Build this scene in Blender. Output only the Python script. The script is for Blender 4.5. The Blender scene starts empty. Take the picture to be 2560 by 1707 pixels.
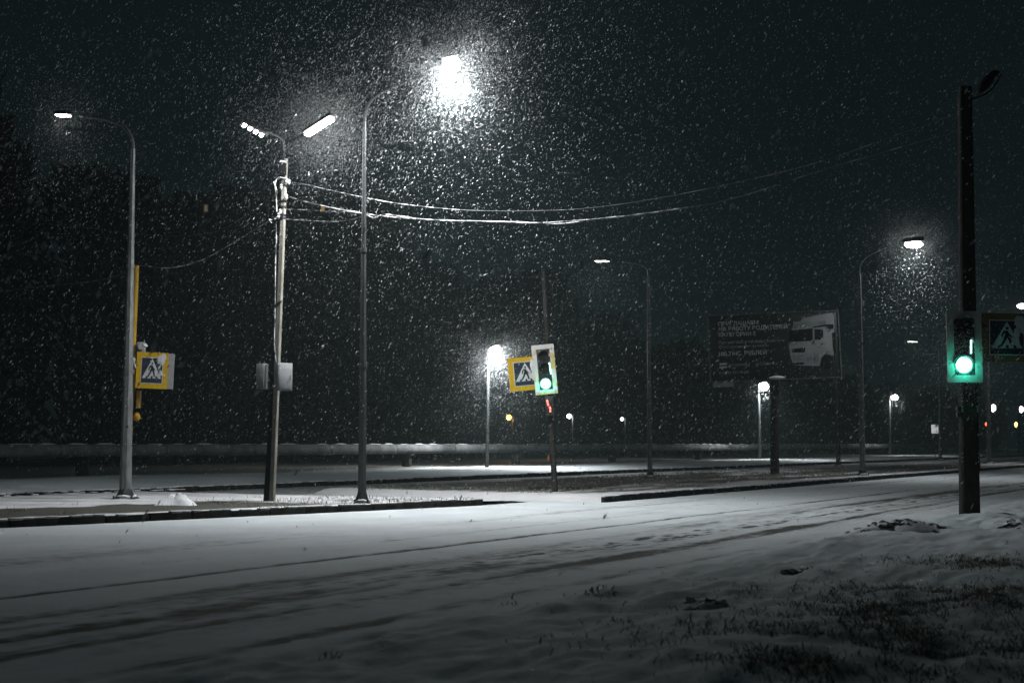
import bpy, bmesh, math, random
import numpy as np
from mathutils import Vector, Matrix
rng = np.random.default_rng(7); random.seed(7)
SC = bpy.context.scene; COL = SC.collection

# ------------------------------------------------------------------ camera
F, CX, CY, HOR, EYE = 3400.0, 1280.0, 853.5, 1110.0, 1.6
PITCH = math.atan((HOR - CY) / F)
cam_d = bpy.data.cameras.new('camera'); cam = bpy.data.objects.new('camera', cam_d); COL.objects.link(cam)
cam_d.sensor_width = 36.0; cam_d.lens = F / 2560 * 36.0; cam_d.clip_start = 0.1; cam_d.clip_end = 2000
cam.location = (0, 0, EYE); cam.rotation_euler = (math.pi / 2 + PITCH, 0, 0); SC.camera = cam
cam_d.dof.use_dof = True; cam_d.dof.focus_distance = 38.0; cam_d.dof.aperture_fstop = 2.2
# ------------------------------------------------------------------ night sky, exposure
W = bpy.data.worlds.new('World'); SC.world = W; W.use_nodes = True
wn = W.node_tree; wn.nodes.clear()
bg = wn.nodes.new('ShaderNodeBackground'); wo = wn.nodes.new('ShaderNodeOutputWorld')
bg.inputs['Color'].default_value = (0.46, 0.88, 1.0, 1); bg.inputs['Strength'].default_value = 0.0072
wn.links.new(bg.outputs[0], wo.inputs[0])
SC.view_settings.view_transform = 'Standard'; SC.view_settings.look = 'None'
SC.view_settings.exposure = 0; SC.view_settings.gamma = 1
SC.cycles.use_denoising = True
SC.cycles.max_bounces = 5; SC.cycles.diffuse_bounces = 2; SC.cycles.volume_bounces = 0
SC.cycles.transparent_max_bounces = 16; SC.cycles.sample_clamp_indirect = 0.2
SC.cycles.use_light_tree = True
HAZE_DENSITY = 0.0012
LAMP = 0.2            # one factor for every lamp

# ------------------------------------------------------------------ where a pixel of the photo stands
CP, SP = math.cos(PITCH), math.sin(PITCH)
def ray(u, v):
    a, b = (u - CX) / F, -(v - CY) / F
    return Vector((a, CP - b * SP, SP + b * CP))
def P(u, v, Y):
    r = ray(u, v); k = Y / r.y
    return Vector((r.x * k, Y, EYE + r.z * k))
def G(u, v, z=0.0):
    r = ray(u, v); k = (z - EYE) / r.z
    return Vector((r.x * k, r.y * k, z))
RD = np.array((0.5, 0.8660254)); RN = np.array((0.8660254, -0.5))   # along and across the road
def ST(p): return p[0] * RD[0] + p[1] * RD[1], p[0] * RN[0] + p[1] * RN[1]
def XY(s, t): return s * RD[0] + t * RN[0], s * RD[1] + t * RN[1]
def XYZ(s, t, z): x, y = XY(s, t); return Vector((x, y, z))

# ------------------------------------------------------------------ numpy noise
def _h(ix, iy, seed):
    n = (ix.astype(np.int64) * 374761393 + iy.astype(np.int64) * 668265263 + seed * 974634777) & 0xffffffff
    n = ((n ^ (n >> 13)) * 1274126177) & 0xffffffff
    return ((n ^ (n >> 16)) & 0xffff) / 65535.0
def noise(x, y, seed=0):
    x = np.asarray(x, float); y = np.asarray(y, float)
    ix, iy = np.floor(x), np.floor(y); fx, fy = x - ix, y - iy
    fx = fx * fx * (3 - 2 * fx); fy = fy * fy * (3 - 2 * fy)
    a, b = _h(ix, iy, seed), _h(ix + 1, iy, seed); c, d = _h(ix, iy + 1, seed), _h(ix + 1, iy + 1, seed)
    return (a * (1 - fx) + b * fx) * (1 - fy) + (c * (1 - fx) + d * fx) * fy
def fbm(x, y, seed=0, o=4):
    r, a, n = 0, 0.5, 0
    for k in range(o):
        r = r + a * noise(x * 2 ** k, y * 2 ** k, seed + k * 17); n += a; a *= 0.5
    return r / n
def sstep(a, b, x):
    t = np.clip((x - a) / (b - a), 0, 1); return t * t * (3 - 2 * t)

# ------------------------------------------------------------------ materials
MATS = {}
def nodemat(name):
    m = bpy.data.materials.new(name); m.use_nodes = True
    nt = m.node_tree; nt.nodes.clear()
    out = nt.nodes.new('ShaderNodeOutputMaterial'); b = nt.nodes.new('ShaderNodeBsdfPrincipled')
    nt.links.new(b.outputs[0], out.inputs[0]); MATS[name] = m
    return m, nt, b
def paint(name, c1, c2=None, rough=0.6, metal=0.0, scale=6.0, spec=0.4, bump=0.0, stretch=(1, 1, 1), lo=0.35, hi=0.65):
    """two colours mixed by noise: worn paint, concrete, steel"""
    m, nt, b = nodemat(name)
    b.inputs['Roughness'].default_value = rough; b.inputs['Metallic'].default_value = metal
    b.inputs['Specular IOR Level'].default_value = spec
    c2 = c2 or tuple(x * 0.7 for x in c1)
    tc = nt.nodes.new('ShaderNodeTexCoord'); mp = nt.nodes.new('ShaderNodeMapping'); mp.inputs['Scale'].default_value = stretch
    n = nt.nodes.new('ShaderNodeTexNoise'); n.inputs['Scale'].default_value = scale; n.inputs['Detail'].default_value = 6
    cr = nt.nodes.new('ShaderNodeValToRGB'); cr.color_ramp.elements[0].position = lo; cr.color_ramp.elements[1].position = hi
    cr.color_ramp.elements[0].color = (*c1, 1); cr.color_ramp.elements[1].color = (*c2, 1)
    L = nt.links.new
    L(tc.outputs['Object'], mp.inputs[0]); L(mp.outputs[0], n.inputs['Vector']); L(n.outputs['Fac'], cr.inputs[0]); L(cr.outputs[0], b.inputs['Base Color'])
    if bump:
        bp = nt.nodes.new('ShaderNodeBump'); bp.inputs['Strength'].default_value = bump; bp.inputs['Distance'].default_value = 0.02
        L(n.outputs['Fac'], bp.inputs['Height']); L(bp.outputs[0], b.inputs['Normal'])
    return m
def glow(name, col, strength, base=(0.8, 0.8, 0.8)):
    m, nt, b = nodemat(name)
    b.inputs['Base Color'].default_value = (*base, 1)
    b.inputs['Emission Color'].default_value = (*col, 1); b.inputs['Emission Strength'].default_value = strength
    m.cycles.emission_sampling = 'NONE'          # the lamp object beside it carries the light
    return m
def ground_mat(name, snow, bare, bare2, fine=60.0, streak=0.0):
    m, nt, b = nodemat(name); L = nt.links.new
    b.inputs['Roughness'].default_value = 0.85; b.inputs['Specular IOR Level'].default_value = 0.15
    at = nt.nodes.new('ShaderNodeAttribute'); at.attribute_name = 'bare'
    tc = nt.nodes.new('ShaderNodeTexCoord')
    n1 = nt.nodes.new('ShaderNodeTexNoise'); n1.inputs['Scale'].default_value = fine; n1.inputs['Detail'].default_value = 5
    n2 = nt.nodes.new('ShaderNodeTexNoise'); n2.inputs['Scale'].default_value = 4.0; n2.inputs['Detail'].default_value = 8
    n3 = nt.nodes.new('ShaderNodeTexNoise'); n3.inputs['Scale'].default_value = 0.7; n3.inputs['Detail'].default_value = 3
    for n in (n1, n2, n3): L(tc.outputs['Object'], n.inputs['Vector'])
    # break the bare mask up with grain
    ad = nt.nodes.new('ShaderNodeMath'); ad.operation = 'MULTIPLY_ADD'; ad.inputs[1].default_value = 0.9; ad.inputs[2].default_value = -0.45
    L(n2.outputs['Fac'], ad.inputs[0])
    sm = nt.nodes.new('ShaderNodeMath'); sm.operation = 'ADD'; L(at.outputs['Fac'], sm.inputs[0]); L(ad.outputs[0], sm.inputs[1])
    if streak:                                          # wheel-drawn streaks along the road, strongest inside the tracks
        vr = nt.nodes.new('ShaderNodeVectorRotate'); vr.rotation_type = 'Z_AXIS'; vr.inputs['Angle'].default_value = math.radians(-60)
        mp = nt.nodes.new('ShaderNodeMapping'); mp.inputs['Scale'].default_value = (1.5, 26, 1); ns = nt.nodes.new('ShaderNodeTexNoise'); ns.inputs['Scale'].default_value = 1.0; ns.inputs['Detail'].default_value = 6; ns.inputs['Roughness'].default_value = .7
        L(tc.outputs['Object'], vr.inputs['Vector']); L(vr.outputs[0], mp.inputs[0]); L(mp.outputs[0], ns.inputs['Vector'])
        w = nt.nodes.new('ShaderNodeMath'); w.operation = 'MULTIPLY_ADD'; w.inputs[1].default_value = 1.6; w.inputs[2].default_value = .22; L(at.outputs['Fac'], w.inputs[0])
        c = nt.nodes.new('ShaderNodeMath'); c.operation = 'MULTIPLY_ADD'; c.inputs[1].default_value = 2 * streak; c.inputs[2].default_value = -streak; L(ns.outputs['Fac'], c.inputs[0])
        m2 = nt.nodes.new('ShaderNodeMath'); m2.operation = 'MULTIPLY_ADD'; L(w.outputs[0], m2.inputs[0]); L(c.outputs[0], m2.inputs[1]); L(sm.outputs[0], m2.inputs[2]); sm = m2
    mr = nt.nodes.new('ShaderNodeMapRange'); mr.interpolation_type = 'SMOOTHSTEP'
    mr.inputs['From Min'].default_value = 0.12; mr.inputs['From Max'].default_value = 0.95; L(sm.outputs[0], mr.inputs['Value'])
    cs = nt.nodes.new('ShaderNodeValToRGB'); cs.color_ramp.elements[0].position = 0.3; cs.color_ramp.elements[1].position = 0.7
    cs.color_ramp.elements[0].color = (*[x * 0.86 for x in snow], 1); cs.color_ramp.elements[1].color = (*snow, 1); L(n3.outputs['Fac'], cs.inputs[0])
    cb = nt.nodes.new('ShaderNodeValToRGB'); cb.color_ramp.elements[0].position = 0.35; cb.color_ramp.elements[1].position = 0.65
    cb.color_ramp.elements[0].color = (*bare, 1); cb.color_ramp.elements[1].color = (*bare2, 1); L(n1.outputs['Fac'], cb.inputs[0])
    mx = nt.nodes.new('ShaderNodeMix'); mx.data_type = 'RGBA'
    L(mr.outputs[0], mx.inputs['Factor']); L(cs.outputs[0], mx.inputs['A']); L(cb.outputs[0], mx.inputs['B']); L(mx.outputs['Result'], b.inputs['Base Color'])
    hs = nt.nodes.new('ShaderNodeMath'); hs.operation = 'MULTIPLY_ADD'; hs.inputs[1].default_value = 0.35
    L(n1.outputs['Fac'], hs.inputs[0]); L(n2.outputs['Fac'], hs.inputs[2])
    bp = nt.nodes.new('ShaderNodeBump'); bp.inputs['Strength'].default_value = 0.5; bp.inputs['Distance'].default_value = 0.03
    L(hs.outputs[0], bp.inputs['Height']); L(bp.outputs[0], b.inputs['Normal'])
    return m
M_ROAD = ground_mat('road_snow', (0.755, 0.79, 0.815), (0.05, 0.05, 0.045), (0.15, 0.146, 0.128), streak=.9)
M_VERGE = ground_mat('verge_snow', (0.745, 0.795, 0.82), (0.15, 0.148, 0.13), (0.34, 0.335, 0.30), fine=25)
M_MEDIAN = ground_mat('median_snow', (0.82, 0.81, 0.83), (0.055, 0.053, 0.044), (0.125, 0.122, 0.105), fine=20)
M_KERB = paint('kerb_stone', (0.014, 0.014, 0.013), (0.035, 0.034, 0.03), rough=0.9, spec=.04, scale=5, bump=.3)
M_STEEL = paint('galvanised_steel', (0.20, 0.205, 0.205), (0.09, 0.095, 0.095), rough=0.42, metal=0.55, scale=9, stretch=(1, 1, .25), bump=.1)
M_STEELA = paint('pale_steel', (0.32, 0.325, 0.325), (0.16, 0.165, 0.165), rough=0.5, metal=0.3, scale=9, stretch=(1, 1, .25), bump=.1)
M_STEELD = paint('dull_steel', (0.10, 0.104, 0.105), (0.055, 0.058, 0.06), rough=0.5, metal=0.3, scale=9, stretch=(1, 1, .25), bump=.1)
M_STEELM = paint('mid_steel', (0.22, 0.225, 0.225), (0.12, 0.125, 0.125), rough=0.45, metal=0.4, scale=9, stretch=(1, 1, .25), bump=.1)
M_DARKSTEEL = paint('dark_steel', (0.05, 0.052, 0.055), (0.025, 0.026, 0.028), rough=0.5, metal=0.4)
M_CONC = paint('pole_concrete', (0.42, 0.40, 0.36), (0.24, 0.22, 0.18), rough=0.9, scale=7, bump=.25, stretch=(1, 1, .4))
M_CONCD = paint('darkened_concrete', (0.055, 0.053, 0.048), (0.03, 0.029, 0.026), rough=0.92, spec=.08, scale=7, bump=.3, stretch=(1, 1, .4))  # backlit shade of the poles put into the colour, offsetting snow bounce
M_YELPOLE = paint('yellow_pole_paint', (0.62, 0.36, 0.03), (0.36, 0.13, 0.02), rough=0.55, scale=5, stretch=(1, 1, .5), lo=.5, hi=.72)
M_YEL = paint('sign_yellow', (0.72, 0.47, 0.02), (0.62, 0.36, 0.015), rough=0.35, scale=14)
M_YELDUST = paint('frosted_yellow_white', (0.74, 0.72, 0.72), (0.66, 0.50, 0.16), rough=0.5, scale=4.5, lo=.46, hi=.62)
M_FROST = paint('frosted_white_board', (0.60, 0.60, 0.60), (0.46, 0.45, 0.42), rough=0.6, scale=4)
M_YELSHADE = paint('shaded_yellow', (0.20, 0.145, 0.05), (0.13, 0.10, 0.045), rough=0.6, scale=8)  # sign yellow darkened, puts the near sign's shade into its colour
M_NAVY = paint('sign_dark_blue', (0.022, 0.03, 0.045), (0.035, 0.045, 0.06), rough=0.3, scale=10)
M_WHITE = paint('sign_white', (0.72, 0.73, 0.74), (0.6, 0.61, 0.62), rough=0.4, scale=10)
M_BLACK = paint('sign_black', (0.012, 0.013, 0.014), (0.02, 0.02, 0.022), rough=0.7, spec=.08)
M_HOUSING = paint('signal_housing', (0.02, 0.022, 0.022), (0.04, 0.04, 0.042), rough=0.4)
M_LENSOFF = paint('unlit_lens', (0.02, 0.022, 0.022), (0.03, 0.02, 0.02), rough=0.15)
M_GREYBOX = paint('cabinet_grey', (0.46, 0.46, 0.47), (0.38, 0.38, 0.39), rough=0.5, scale=5)
M_CLING = paint('clinging_snow', (0.86, 0.86, 0.88), (0.75, 0.75, 0.78), rough=0.9, scale=18, bump=.4)
M_CABLE = paint('snowy_cable', (0.80, 0.79, 0.79), (0.10, 0.095, 0.09), rough=0.8, scale=4.5, lo=.44, hi=.56)
M_CABLED = paint('dark_cable', (0.10, 0.10, 0.10), (0.52, 0.52, 0.53), rough=0.8, scale=2.5, lo=.5, hi=.7)
M_PIPE = paint('pipe_jacket', (0.27, 0.275, 0.28), (0.15, 0.155, 0.16), rough=0.85, spec=.1, metal=0.0, scale=1.3, bump=.3)
M_WOOD = paint('bare_twigs', (0.018, 0.016, 0.013), (0.03, 0.027, 0.022), rough=0.95)
M_FACADE = paint('block_facade', (0.10, 0.095, 0.09), (0.07, 0.066, 0.06), rough=0.9, scale=.6)
M_GLASSD = paint('dark_window', (0.012, 0.014, 0.017), (0.02, 0.022, 0.026), rough=0.12)
M_PANEL = paint('billboard_dark', (0.010, 0.014, 0.016), (0.018, 0.024, 0.026), rough=0.6, scale=1.5)
M_LETTER = paint('billboard_letter', (0.80, 0.82, 0.82), (0.5, 0.53, 0.54), rough=0.6, scale=2.2)
M_LETTERD = paint('billboard_small_letter', (0.5, 0.54, 0.54), (0.3, 0.33, 0.34), rough=0.6, scale=2.2)
M_TRUCK = paint('printed_white', (0.30, 0.30, 0.31), (0.20, 0.215, 0.225), rough=0.6, scale=1.2)
M_TRUCKG = paint('printed_grey', (0.20, 0.23, 0.235), (0.13, 0.155, 0.16), rough=0.6, scale=1.6)
M_GRASS = paint('dry_grass_blade', (0.17, 0.165, 0.12), (0.32, 0.31, 0.24), rough=0.9, scale=9)
M_CLOD = paint('frozen_clod', (0.05, 0.046, 0.04), (0.10, 0.095, 0.085), rough=0.95, scale=8, bump=.5)
def dust(m):
    """snow lying on the upward faces"""
    nt = m.node_tree; b = next(n for n in nt.nodes if n.type == 'BSDF_PRINCIPLED'); src = b.inputs['Base Color'].links[0].from_socket
    ge = nt.nodes.new('ShaderNodeNewGeometry'); sp = nt.nodes.new('ShaderNodeSeparateXYZ'); mr = nt.nodes.new('ShaderNodeMapRange'); mx = nt.nodes.new('ShaderNodeMix'); mx.data_type = 'RGBA'
    nz = nt.nodes.new('ShaderNodeTexNoise'); nz.inputs['Scale'].default_value = 14; ad = nt.nodes.new('ShaderNodeMath'); ad.operation = 'ADD'
    mr.inputs['From Min'].default_value = .80; mr.inputs['From Max'].default_value = 1.12; mx.inputs['B'].default_value = (.76, .79, .81, 1); L = nt.links.new
    L(ge.outputs['Normal'], sp.inputs[0]); L(sp.outputs['Z'], ad.inputs[0]); L(nz.outputs['Fac'], ad.inputs[1]); L(ad.outputs[0], mr.inputs['Value']); L(mr.outputs[0], mx.inputs['Factor']); L(src, mx.inputs['A']); L(mx.outputs['Result'], b.inputs['Base Color'])
dust(M_CLOD)
E_LED = glow('led_white', (1.0, 0.98, 0.96), 30)
E_LEDBIG = glow('led_white_bright', (1.0, 0.99, 1.0), 60)
E_LEDWARM = glow('led_warm', (1.0, 0.93, 0.80), 12)
E_LEDFAR = glow('far_lamp_white', (0.95, 0.98, 1.0), 14)
E_YEL = glow('far_lamp_yellow', (1.0, 0.55, 0.06), 9)
E_RED = glow('red_led', (1.0, 0.055, 0.006), 2.6)
E_REDFAR = glow('far_red_lamp', (1.0, 0.16, 0.04), 3)
E_GREEN = glow('green_led', (0.42, 1.0, 0.84), 3.2)
E_GREENHALO = glow('green_lens_glow', (0.03, 1.0, 0.66), .32, (.02, .1, .08))
E_WIN = glow('lit_window', (1.0, 0.52, 0.08), 0.35)
E_WINDIM = glow('dim_lit_window', (1.0, 0.75, 0.45), 0.10)
E_SIGN = glow('lit_white_box', (0.95, 0.96, 1.0), 0.5)

# ------------------------------------------------------------------ mesh building
class MB:
    def __init__(s): s.v = []; s.f = []
    def add(s, vs, fs):
        k = len(s.v); s.v += [Vector(v) for v in vs]; s.f += [tuple(i + k for i in f) for f in fs]; return s
    def box(s, c, size, R=None):
        R = R or Matrix.Identity(3); x, y, z = (d / 2 for d in size); c = Vector(c)
        vs = [c + R @ Vector((a * x, b * y, d * z)) for a in (-1, 1) for b in (-1, 1) for d in (-1, 1)]
        return s.add(vs, [(0, 1, 3, 2), (4, 6, 7, 5), (0, 4, 5, 1), (2, 3, 7, 6), (0, 2, 6, 4), (1, 5, 7, 3)])
    def bbox(s, c, size, R=None, bev=.02):
        """box with bevelled edges"""
        bm = bmesh.new(); bmesh.ops.create_cube(bm, size=1.0)
        for v in bm.verts: v.co = Vector((v.co.x * size[0], v.co.y * size[1], v.co.z * size[2]))
        bmesh.ops.bevel(bm, geom=list(bm.edges), offset=min(bev, min(size) * .3), segments=2, profile=.5, affect='EDGES')
        R = R or Matrix.Identity(3); c = Vector(c); bm.verts.index_update()
        s.add([c + R @ v.co for v in bm.verts], [[v.index for v in f.verts] for f in bm.faces]); bm.free(); return s
    def tube(s, pts, rad, n=10, cap=True, rot=0.0):
        pts = [Vector(p) for p in pts]; k = len(pts)
        rad = rad if isinstance(rad, (list, tuple)) else [rad] * k
        vs, fs = [], []; ref = None
        for i, p in enumerate(pts):
            d = (pts[min(i + 1, k - 1)] - pts[max(i - 1, 0)]).normalized()
            if ref is None: ref = Vector((0, 1, 0)) if abs(d.y) < .9 else Vector((1, 0, 0))
            a = (ref - d * ref.dot(d)).normalized(); b = d.cross(a); ref = a
            for j in range(n):
                w = 2 * math.pi * j / n + rot; vs.append(p + (a * math.cos(w) + b * math.sin(w)) * rad[i])
        for i in range(k - 1):
            for j in range(n):
                fs.append((i * n + j, i * n + (j + 1) % n, (i + 1) * n + (j + 1) % n, (i + 1) * n + j))
        if cap: fs += [tuple(range(n))[::-1], tuple((k - 1) * n + j for j in range(n))]
        return s.add(vs, fs)
    def prism(s, poly, o, ex, ez, th):
        """polygon in the (ex, ez) plane at o, thickness th along ex x ez"""
        o, ex, ez = Vector(o), Vector(ex), Vector(ez); n = ez.cross(ex).normalized()   # towards -y for ex=+x, ez=+z
        n = -n if n.y > 0 else n
        k = len(poly); a = [o + ex * p[0] + ez * p[1] for p in poly]; b = [p + n * th for p in a]
        return s.add(a + b, [tuple(range(k)), tuple(range(2 * k - 1, k - 1, -1))] + [(i, (i + 1) % k, k + (i + 1) % k, k + i) for i in range(k)])
    def frame(s, w, h, b, o, ex, ez, th):
        """hollow rectangular frame centred on o; b border width"""
        o, ex, ez = Vector(o), Vector(ex), Vector(ez); n = ez.cross(ex).normalized(); n = -n if n.y > 0 else n
        sq = [(-1, -1), (1, -1), (1, 1), (-1, 1)]
        vs = [o + ex * (a * (w / 2 - i)) + ez * (c * (h / 2 - i)) + n * d for d in (0, th) for i in (0, b) for a, c in sq]
        fs = []
        for k in range(4):
            q = (k + 1) % 4
            fs += [(k, q, 4 + q, 4 + k), (8 + k, 8 + q, 12 + q, 12 + k), (k, q, 8 + q, 8 + k), (4 + k, 4 + q, 12 + q, 12 + k)]
        return s.add(vs, fs)
    def blob(s, c, r, seed=0, sq=(1, 1, 1), sub=2, amp=.25):
        bm = bmesh.new(); bmesh.ops.create_icosphere(bm, subdivisions=sub, radius=1.0); bm.verts.index_update()
        rr = random.Random(seed); ph = [rr.uniform(0, 6) for _ in range(6)]
        vs = []
        for v in bm.verts:
            p = v.co; k = 1 + amp * (math.sin(3.1 * p.x + ph[0]) * math.sin(2.7 * p.y + ph[1]) + .6 * math.sin(5.3 * p.z + ph[2] + 3 * p.x) * math.sin(4.7 * p.y + ph[3]))
            vs.append(Vector(c) + Vector((p.x * sq[0], p.y * sq[1], p.z * sq[2])) * (k * r))
        s.add(vs, [[v.index for v in f.verts] for f in bm.faces]); bm.free(); return s

ROOT = {}
def fix(me):
    bm = bmesh.new(); bm.from_mesh(me); bmesh.ops.recalc_face_normals(bm, faces=bm.faces); bm.to_mesh(me); bm.free()
def smooth_by_angle(me, deg=35):
    me.polygons.foreach_set('use_smooth', [True] * len(me.polygons))
    try: me.set_sharp_from_angle(angle=math.radians(deg))
    except Exception: pass
def obj(name, mb, mat, parent=None, label=None, smooth=True):
    loc = ROOT.get(parent.name, Vector()) if parent else Vector()
    me = bpy.data.meshes.new(name); me.from_pydata([v - loc for v in mb.v], [], mb.f); fix(me)
    if smooth: smooth_by_angle(me)
    me.materials.append(mat); o = bpy.data.objects.new(name, me); COL.objects.link(o)
    if parent: o.parent = parent; ROOT[o.name] = loc
    if label: o['label'] = label
    return o
def each(name, mb, mat, parent):
    """one object for every separate piece of mb"""
    par = list(range(len(mb.v)))
    def find(i):
        while par[i] != i: par[i] = par[par[i]]; i = par[i]
        return i
    for f in mb.f:
        for i in f[1:]: par[find(i)] = find(f[0])
    groups = {}
    for f in mb.f: groups.setdefault(find(f[0]), []).append(f)
    out = []
    for fs in groups.values():
        ids = sorted({i for f in fs for i in f}); m = {i: k for k, i in enumerate(ids)}
        q = MB(); q.add([mb.v[i] for i in ids], [tuple(m[i] for i in f) for f in fs]); out.append(obj(name, q, mat, parent))
    return out
def thing(name, loc, label, cat, group=None):
    o = bpy.data.objects.new(name, None); COL.objects.link(o); o.location = loc; o.empty_display_size = .3
    o['label'] = label; o['category'] = cat
    if group: o['group'] = group
    ROOT[o.name] = Vector(loc); return o
def solo(name, mb, mat, label, cat, group=None, smooth=True):
    o = obj(name, mb, mat, smooth=smooth); o['label'] = label; o['category'] = cat
    if group: o['group'] = group
    return o
LIGHT_N = [0]
def light(loc, watts, col=(.94, .985, .995), r=.12, parent=None, spot=None):
    d = bpy.data.lights.new('lamp_light', 'POINT' if spot is None else 'SPOT'); d.energy = watts * LAMP; d.color = col; d.shadow_soft_size = r
    if spot: d.spot_size = math.radians(spot); d.spot_blend = .5
    o = bpy.data.objects.new('lamp_light', d); COL.objects.link(o); o.location = Vector(loc) - (ROOT[parent.name] if parent else Vector())
    if parent: o.parent = parent
    return o
def street_light(loc, watts, col=(.94, .985, .995), r=.16, parent=None, share=.25):
    """what a street luminaire sends out: a wide downward cone and a weaker share all round"""
    light(loc, watts, col, r, parent, spot=156).data.spot_blend = 1.0
    light(loc, watts * share, col, r, parent)

# ================================================================== GROUND
def sheet(name, svals, tvals, zf, bf, mat, kind='structure'):
    """grid in road coordinates; tvals may be a function of s giving (t0, t1) with a list of fractions"""
    S, T = (np.meshgrid(svals, tvals, indexing='ij') if not callable(tvals) else tvals(svals))
    Z = zf(S, T); B = bf(S, T); X, Y = XY(S, T)
    ns, nt = S.shape; co = np.stack([X, Y, Z], -1).reshape(-1, 3)
    i = np.arange(ns * nt).reshape(ns, nt)
    q = np.stack([i[:-1, :-1], i[1:, :-1], i[1:, 1:], i[:-1, 1:]], -1).reshape(-1, 4)
    me = bpy.data.meshes.new(name); me.vertices.add(len(co)); me.vertices.foreach_set('co', co.ravel())
    me.loops.add(q.size); me.loops.foreach_set('vertex_index', q.ravel().astype(np.int32))
    me.polygons.add(len(q)); me.polygons.foreach_set('loop_start', np.arange(0, q.size, 4, dtype=np.int32))
    me.polygons.foreach_set('use_smooth', np.ones(len(q), bool))
    a = me.attributes.new('bare', 'FLOAT', 'POINT'); a.data.foreach_set('value', np.clip(B, 0, 1.5).ravel().astype(np.float32))
    me.update(calc_edges=True); me.validate()
    if len(me.polygons) and me.polygons[0].normal.z < 0: me.flip_normals()
    me.materials.append(mat); o = bpy.data.objects.new(name, me); COL.objects.link(o); o['kind'] = kind
    return o
def geo(a, b, n, p=1.0): return a + (b - a) * np.linspace(0, 1, n) ** p

T_EDGE, T_KERB, T_FAR = -7.3, -16.6, -32.5
def kerb_t(s): return np.where(s < 32.2, -21.6 + (s - 17.7) * .2326, T_KERB)
# position across the road, half width, darkness, breakup, breakup frequency along the road
RUTS = [(-11.75, .085, .75, .25, .8), (-11.35, .5, .16, .2, .3), (-10.25, .42, .58, .30, .5), (-9.75, .10, .75, 1.0, 4.2), (-9.45, .13, .80, 1.0, 3.6), (-9.3, .45, .38, .4, .8),
        (-8.62, .21, .92, .5, .35), (-8.62, .10, .45, .9, 3.0), (-7.98, .06, .42, .3, .6), (-13.7, .45, .15, .2, .3), (-7.45, .20, .30, .6, 1.2), (-14.9, .3, .12, .3, .4)]
def rut_mask(S, T):
    m = np.zeros_like(S)
    for k, (t0, w, a, brk, fq) in enumerate(RUTS):
        tt = T - t0 - .40 * (noise(S * .05, S * 0 + k * 7.3, 11 + k) - .5) - .07 * (noise(S * .6, S * 0 + k, 5) - .5) - .10 * (fbm(S * 2.2, T * 1.5, 15 + k, 3) - .5)
        g = np.exp(-(tt / w) ** 2) * a
        n = fbm(S * fq, T * (9 if brk > .8 else 4), 31 + k, 2)
        g = g * (1 - brk + brk * 2.6 * sstep(.42, .68, n)) * (.35 + 1.15 * sstep(.3, .75, fbm(S * .09, T * .5, 3 + k, 3)))
        m = np.maximum(m, g)
    return m
def road_z(S, T):
    z = .012 * (fbm(S * .5, T * 1.3, 1) - .5) + .010 * (fbm(S * 2.0, T * 5, 8) - .5) - .016 * rut_mask(S, T)
    z = z + .02 * (fbm(S * 1.5, T * 3, 9) - .5) * sstep(-9.6, -7.4, T)
    return z
def road_b(S, T):
    b = rut_mask(S, T)
    # slow turning tracks from the crossing gap, faint
    arc = np.abs(np.hypot(S - 26.0, T + 5.5) - 10.5); b = np.maximum(b, .22 * np.exp(-(arc / .18) ** 2) * sstep(-17, -13, T))
    # grey carriageway beyond the median
    far = sstep(-27.6, -28.4, T) * sstep(-33.0, -32.3, T) * -1 + 0
    b = np.where((T < -27.5) & (T > -33), .40 + .35 * fbm(S * .08, T * 1.2, 21), b)
    # brown grassy strip between the carriageways, right of the crossing, is drawn by the median sheet
    b = np.where(T < -40, .9, b)
    streak = fbm(S * .07, T * 2.2, 40, 3)
    b = b + (.30 * sstep(.5, .75, streak) + .10 * sstep(.5, .8, fbm(S * .5, T * 9, 44, 3))) * ((T > T_KERB) & (T < -7))
    return b
sv = np.concatenate([np.linspace(-60, 2, 30)[:-1], geo(2, 60, 420, 1.5)[:-1], geo(60, 420, 130, 1.6)])
tv = np.concatenate([np.linspace(-120, -34, 30)[:-1], np.linspace(-34, -17, 90)[:-1], np.linspace(-17, -5.5, 190)[:-1], np.linspace(-5.5, 30, 16)])
sheet('road', sv, tv, road_z, road_b, M_ROAD)

# near verge: soft snow bank rising out of the road
def verge_z(S, T):
    e = T_EDGE + .5 * (fbm(S * .35, S * 0, 51, 3) - .5)
    rise = sstep(-.25, 1.2, T - e)
    crest = np.exp(-((T - e - 1.15 - .5 * (fbm(S * .3, S * 0, 58, 3) - .5)) / .55) ** 2) * (.25 + 1.1 * sstep(.35, .7, fbm(S * .25, S * 0 + 3, 59, 3)))
    z = -.03 + .11 * rise + .075 * crest * (.25 + .75 * sstep(14, 20, S)) * (1 - .8 * sstep(29, 33, S)) + .18 * rise * (fbm(S * .45, T * .55, 52) - .45) + .11 * rise * (fbm(S * 1.7, T * 2.4, 53) - .5) + .06 * rise * (fbm(S * 5, T * 5, 54, 3) - .5)
    ripple = fbm(S * .7, T * 3.0, 57, 3)
    return z + .10 * rise * (ripple - .5) - .03 * sstep(1.5, 6, T)
GRASS_C = [(2330, 1640, 2.1), (2480, 1520, 2.2), (2150, 1560, 1.1), (2060, 1690, 1.0), (2540, 1430, 1.6), (2300, 1500, 1.2)]
GRASS_C = [(G(u, v), r) for u, v, r in GRASS_C]
def grass_d(X, Y):
    d = np.zeros_like(X)
    for c, r in GRASS_C: d = np.maximum(d, np.exp(-((X - c.x) ** 2 + (Y - c.y) ** 2) / (r * r * .55)))
    return d
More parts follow.
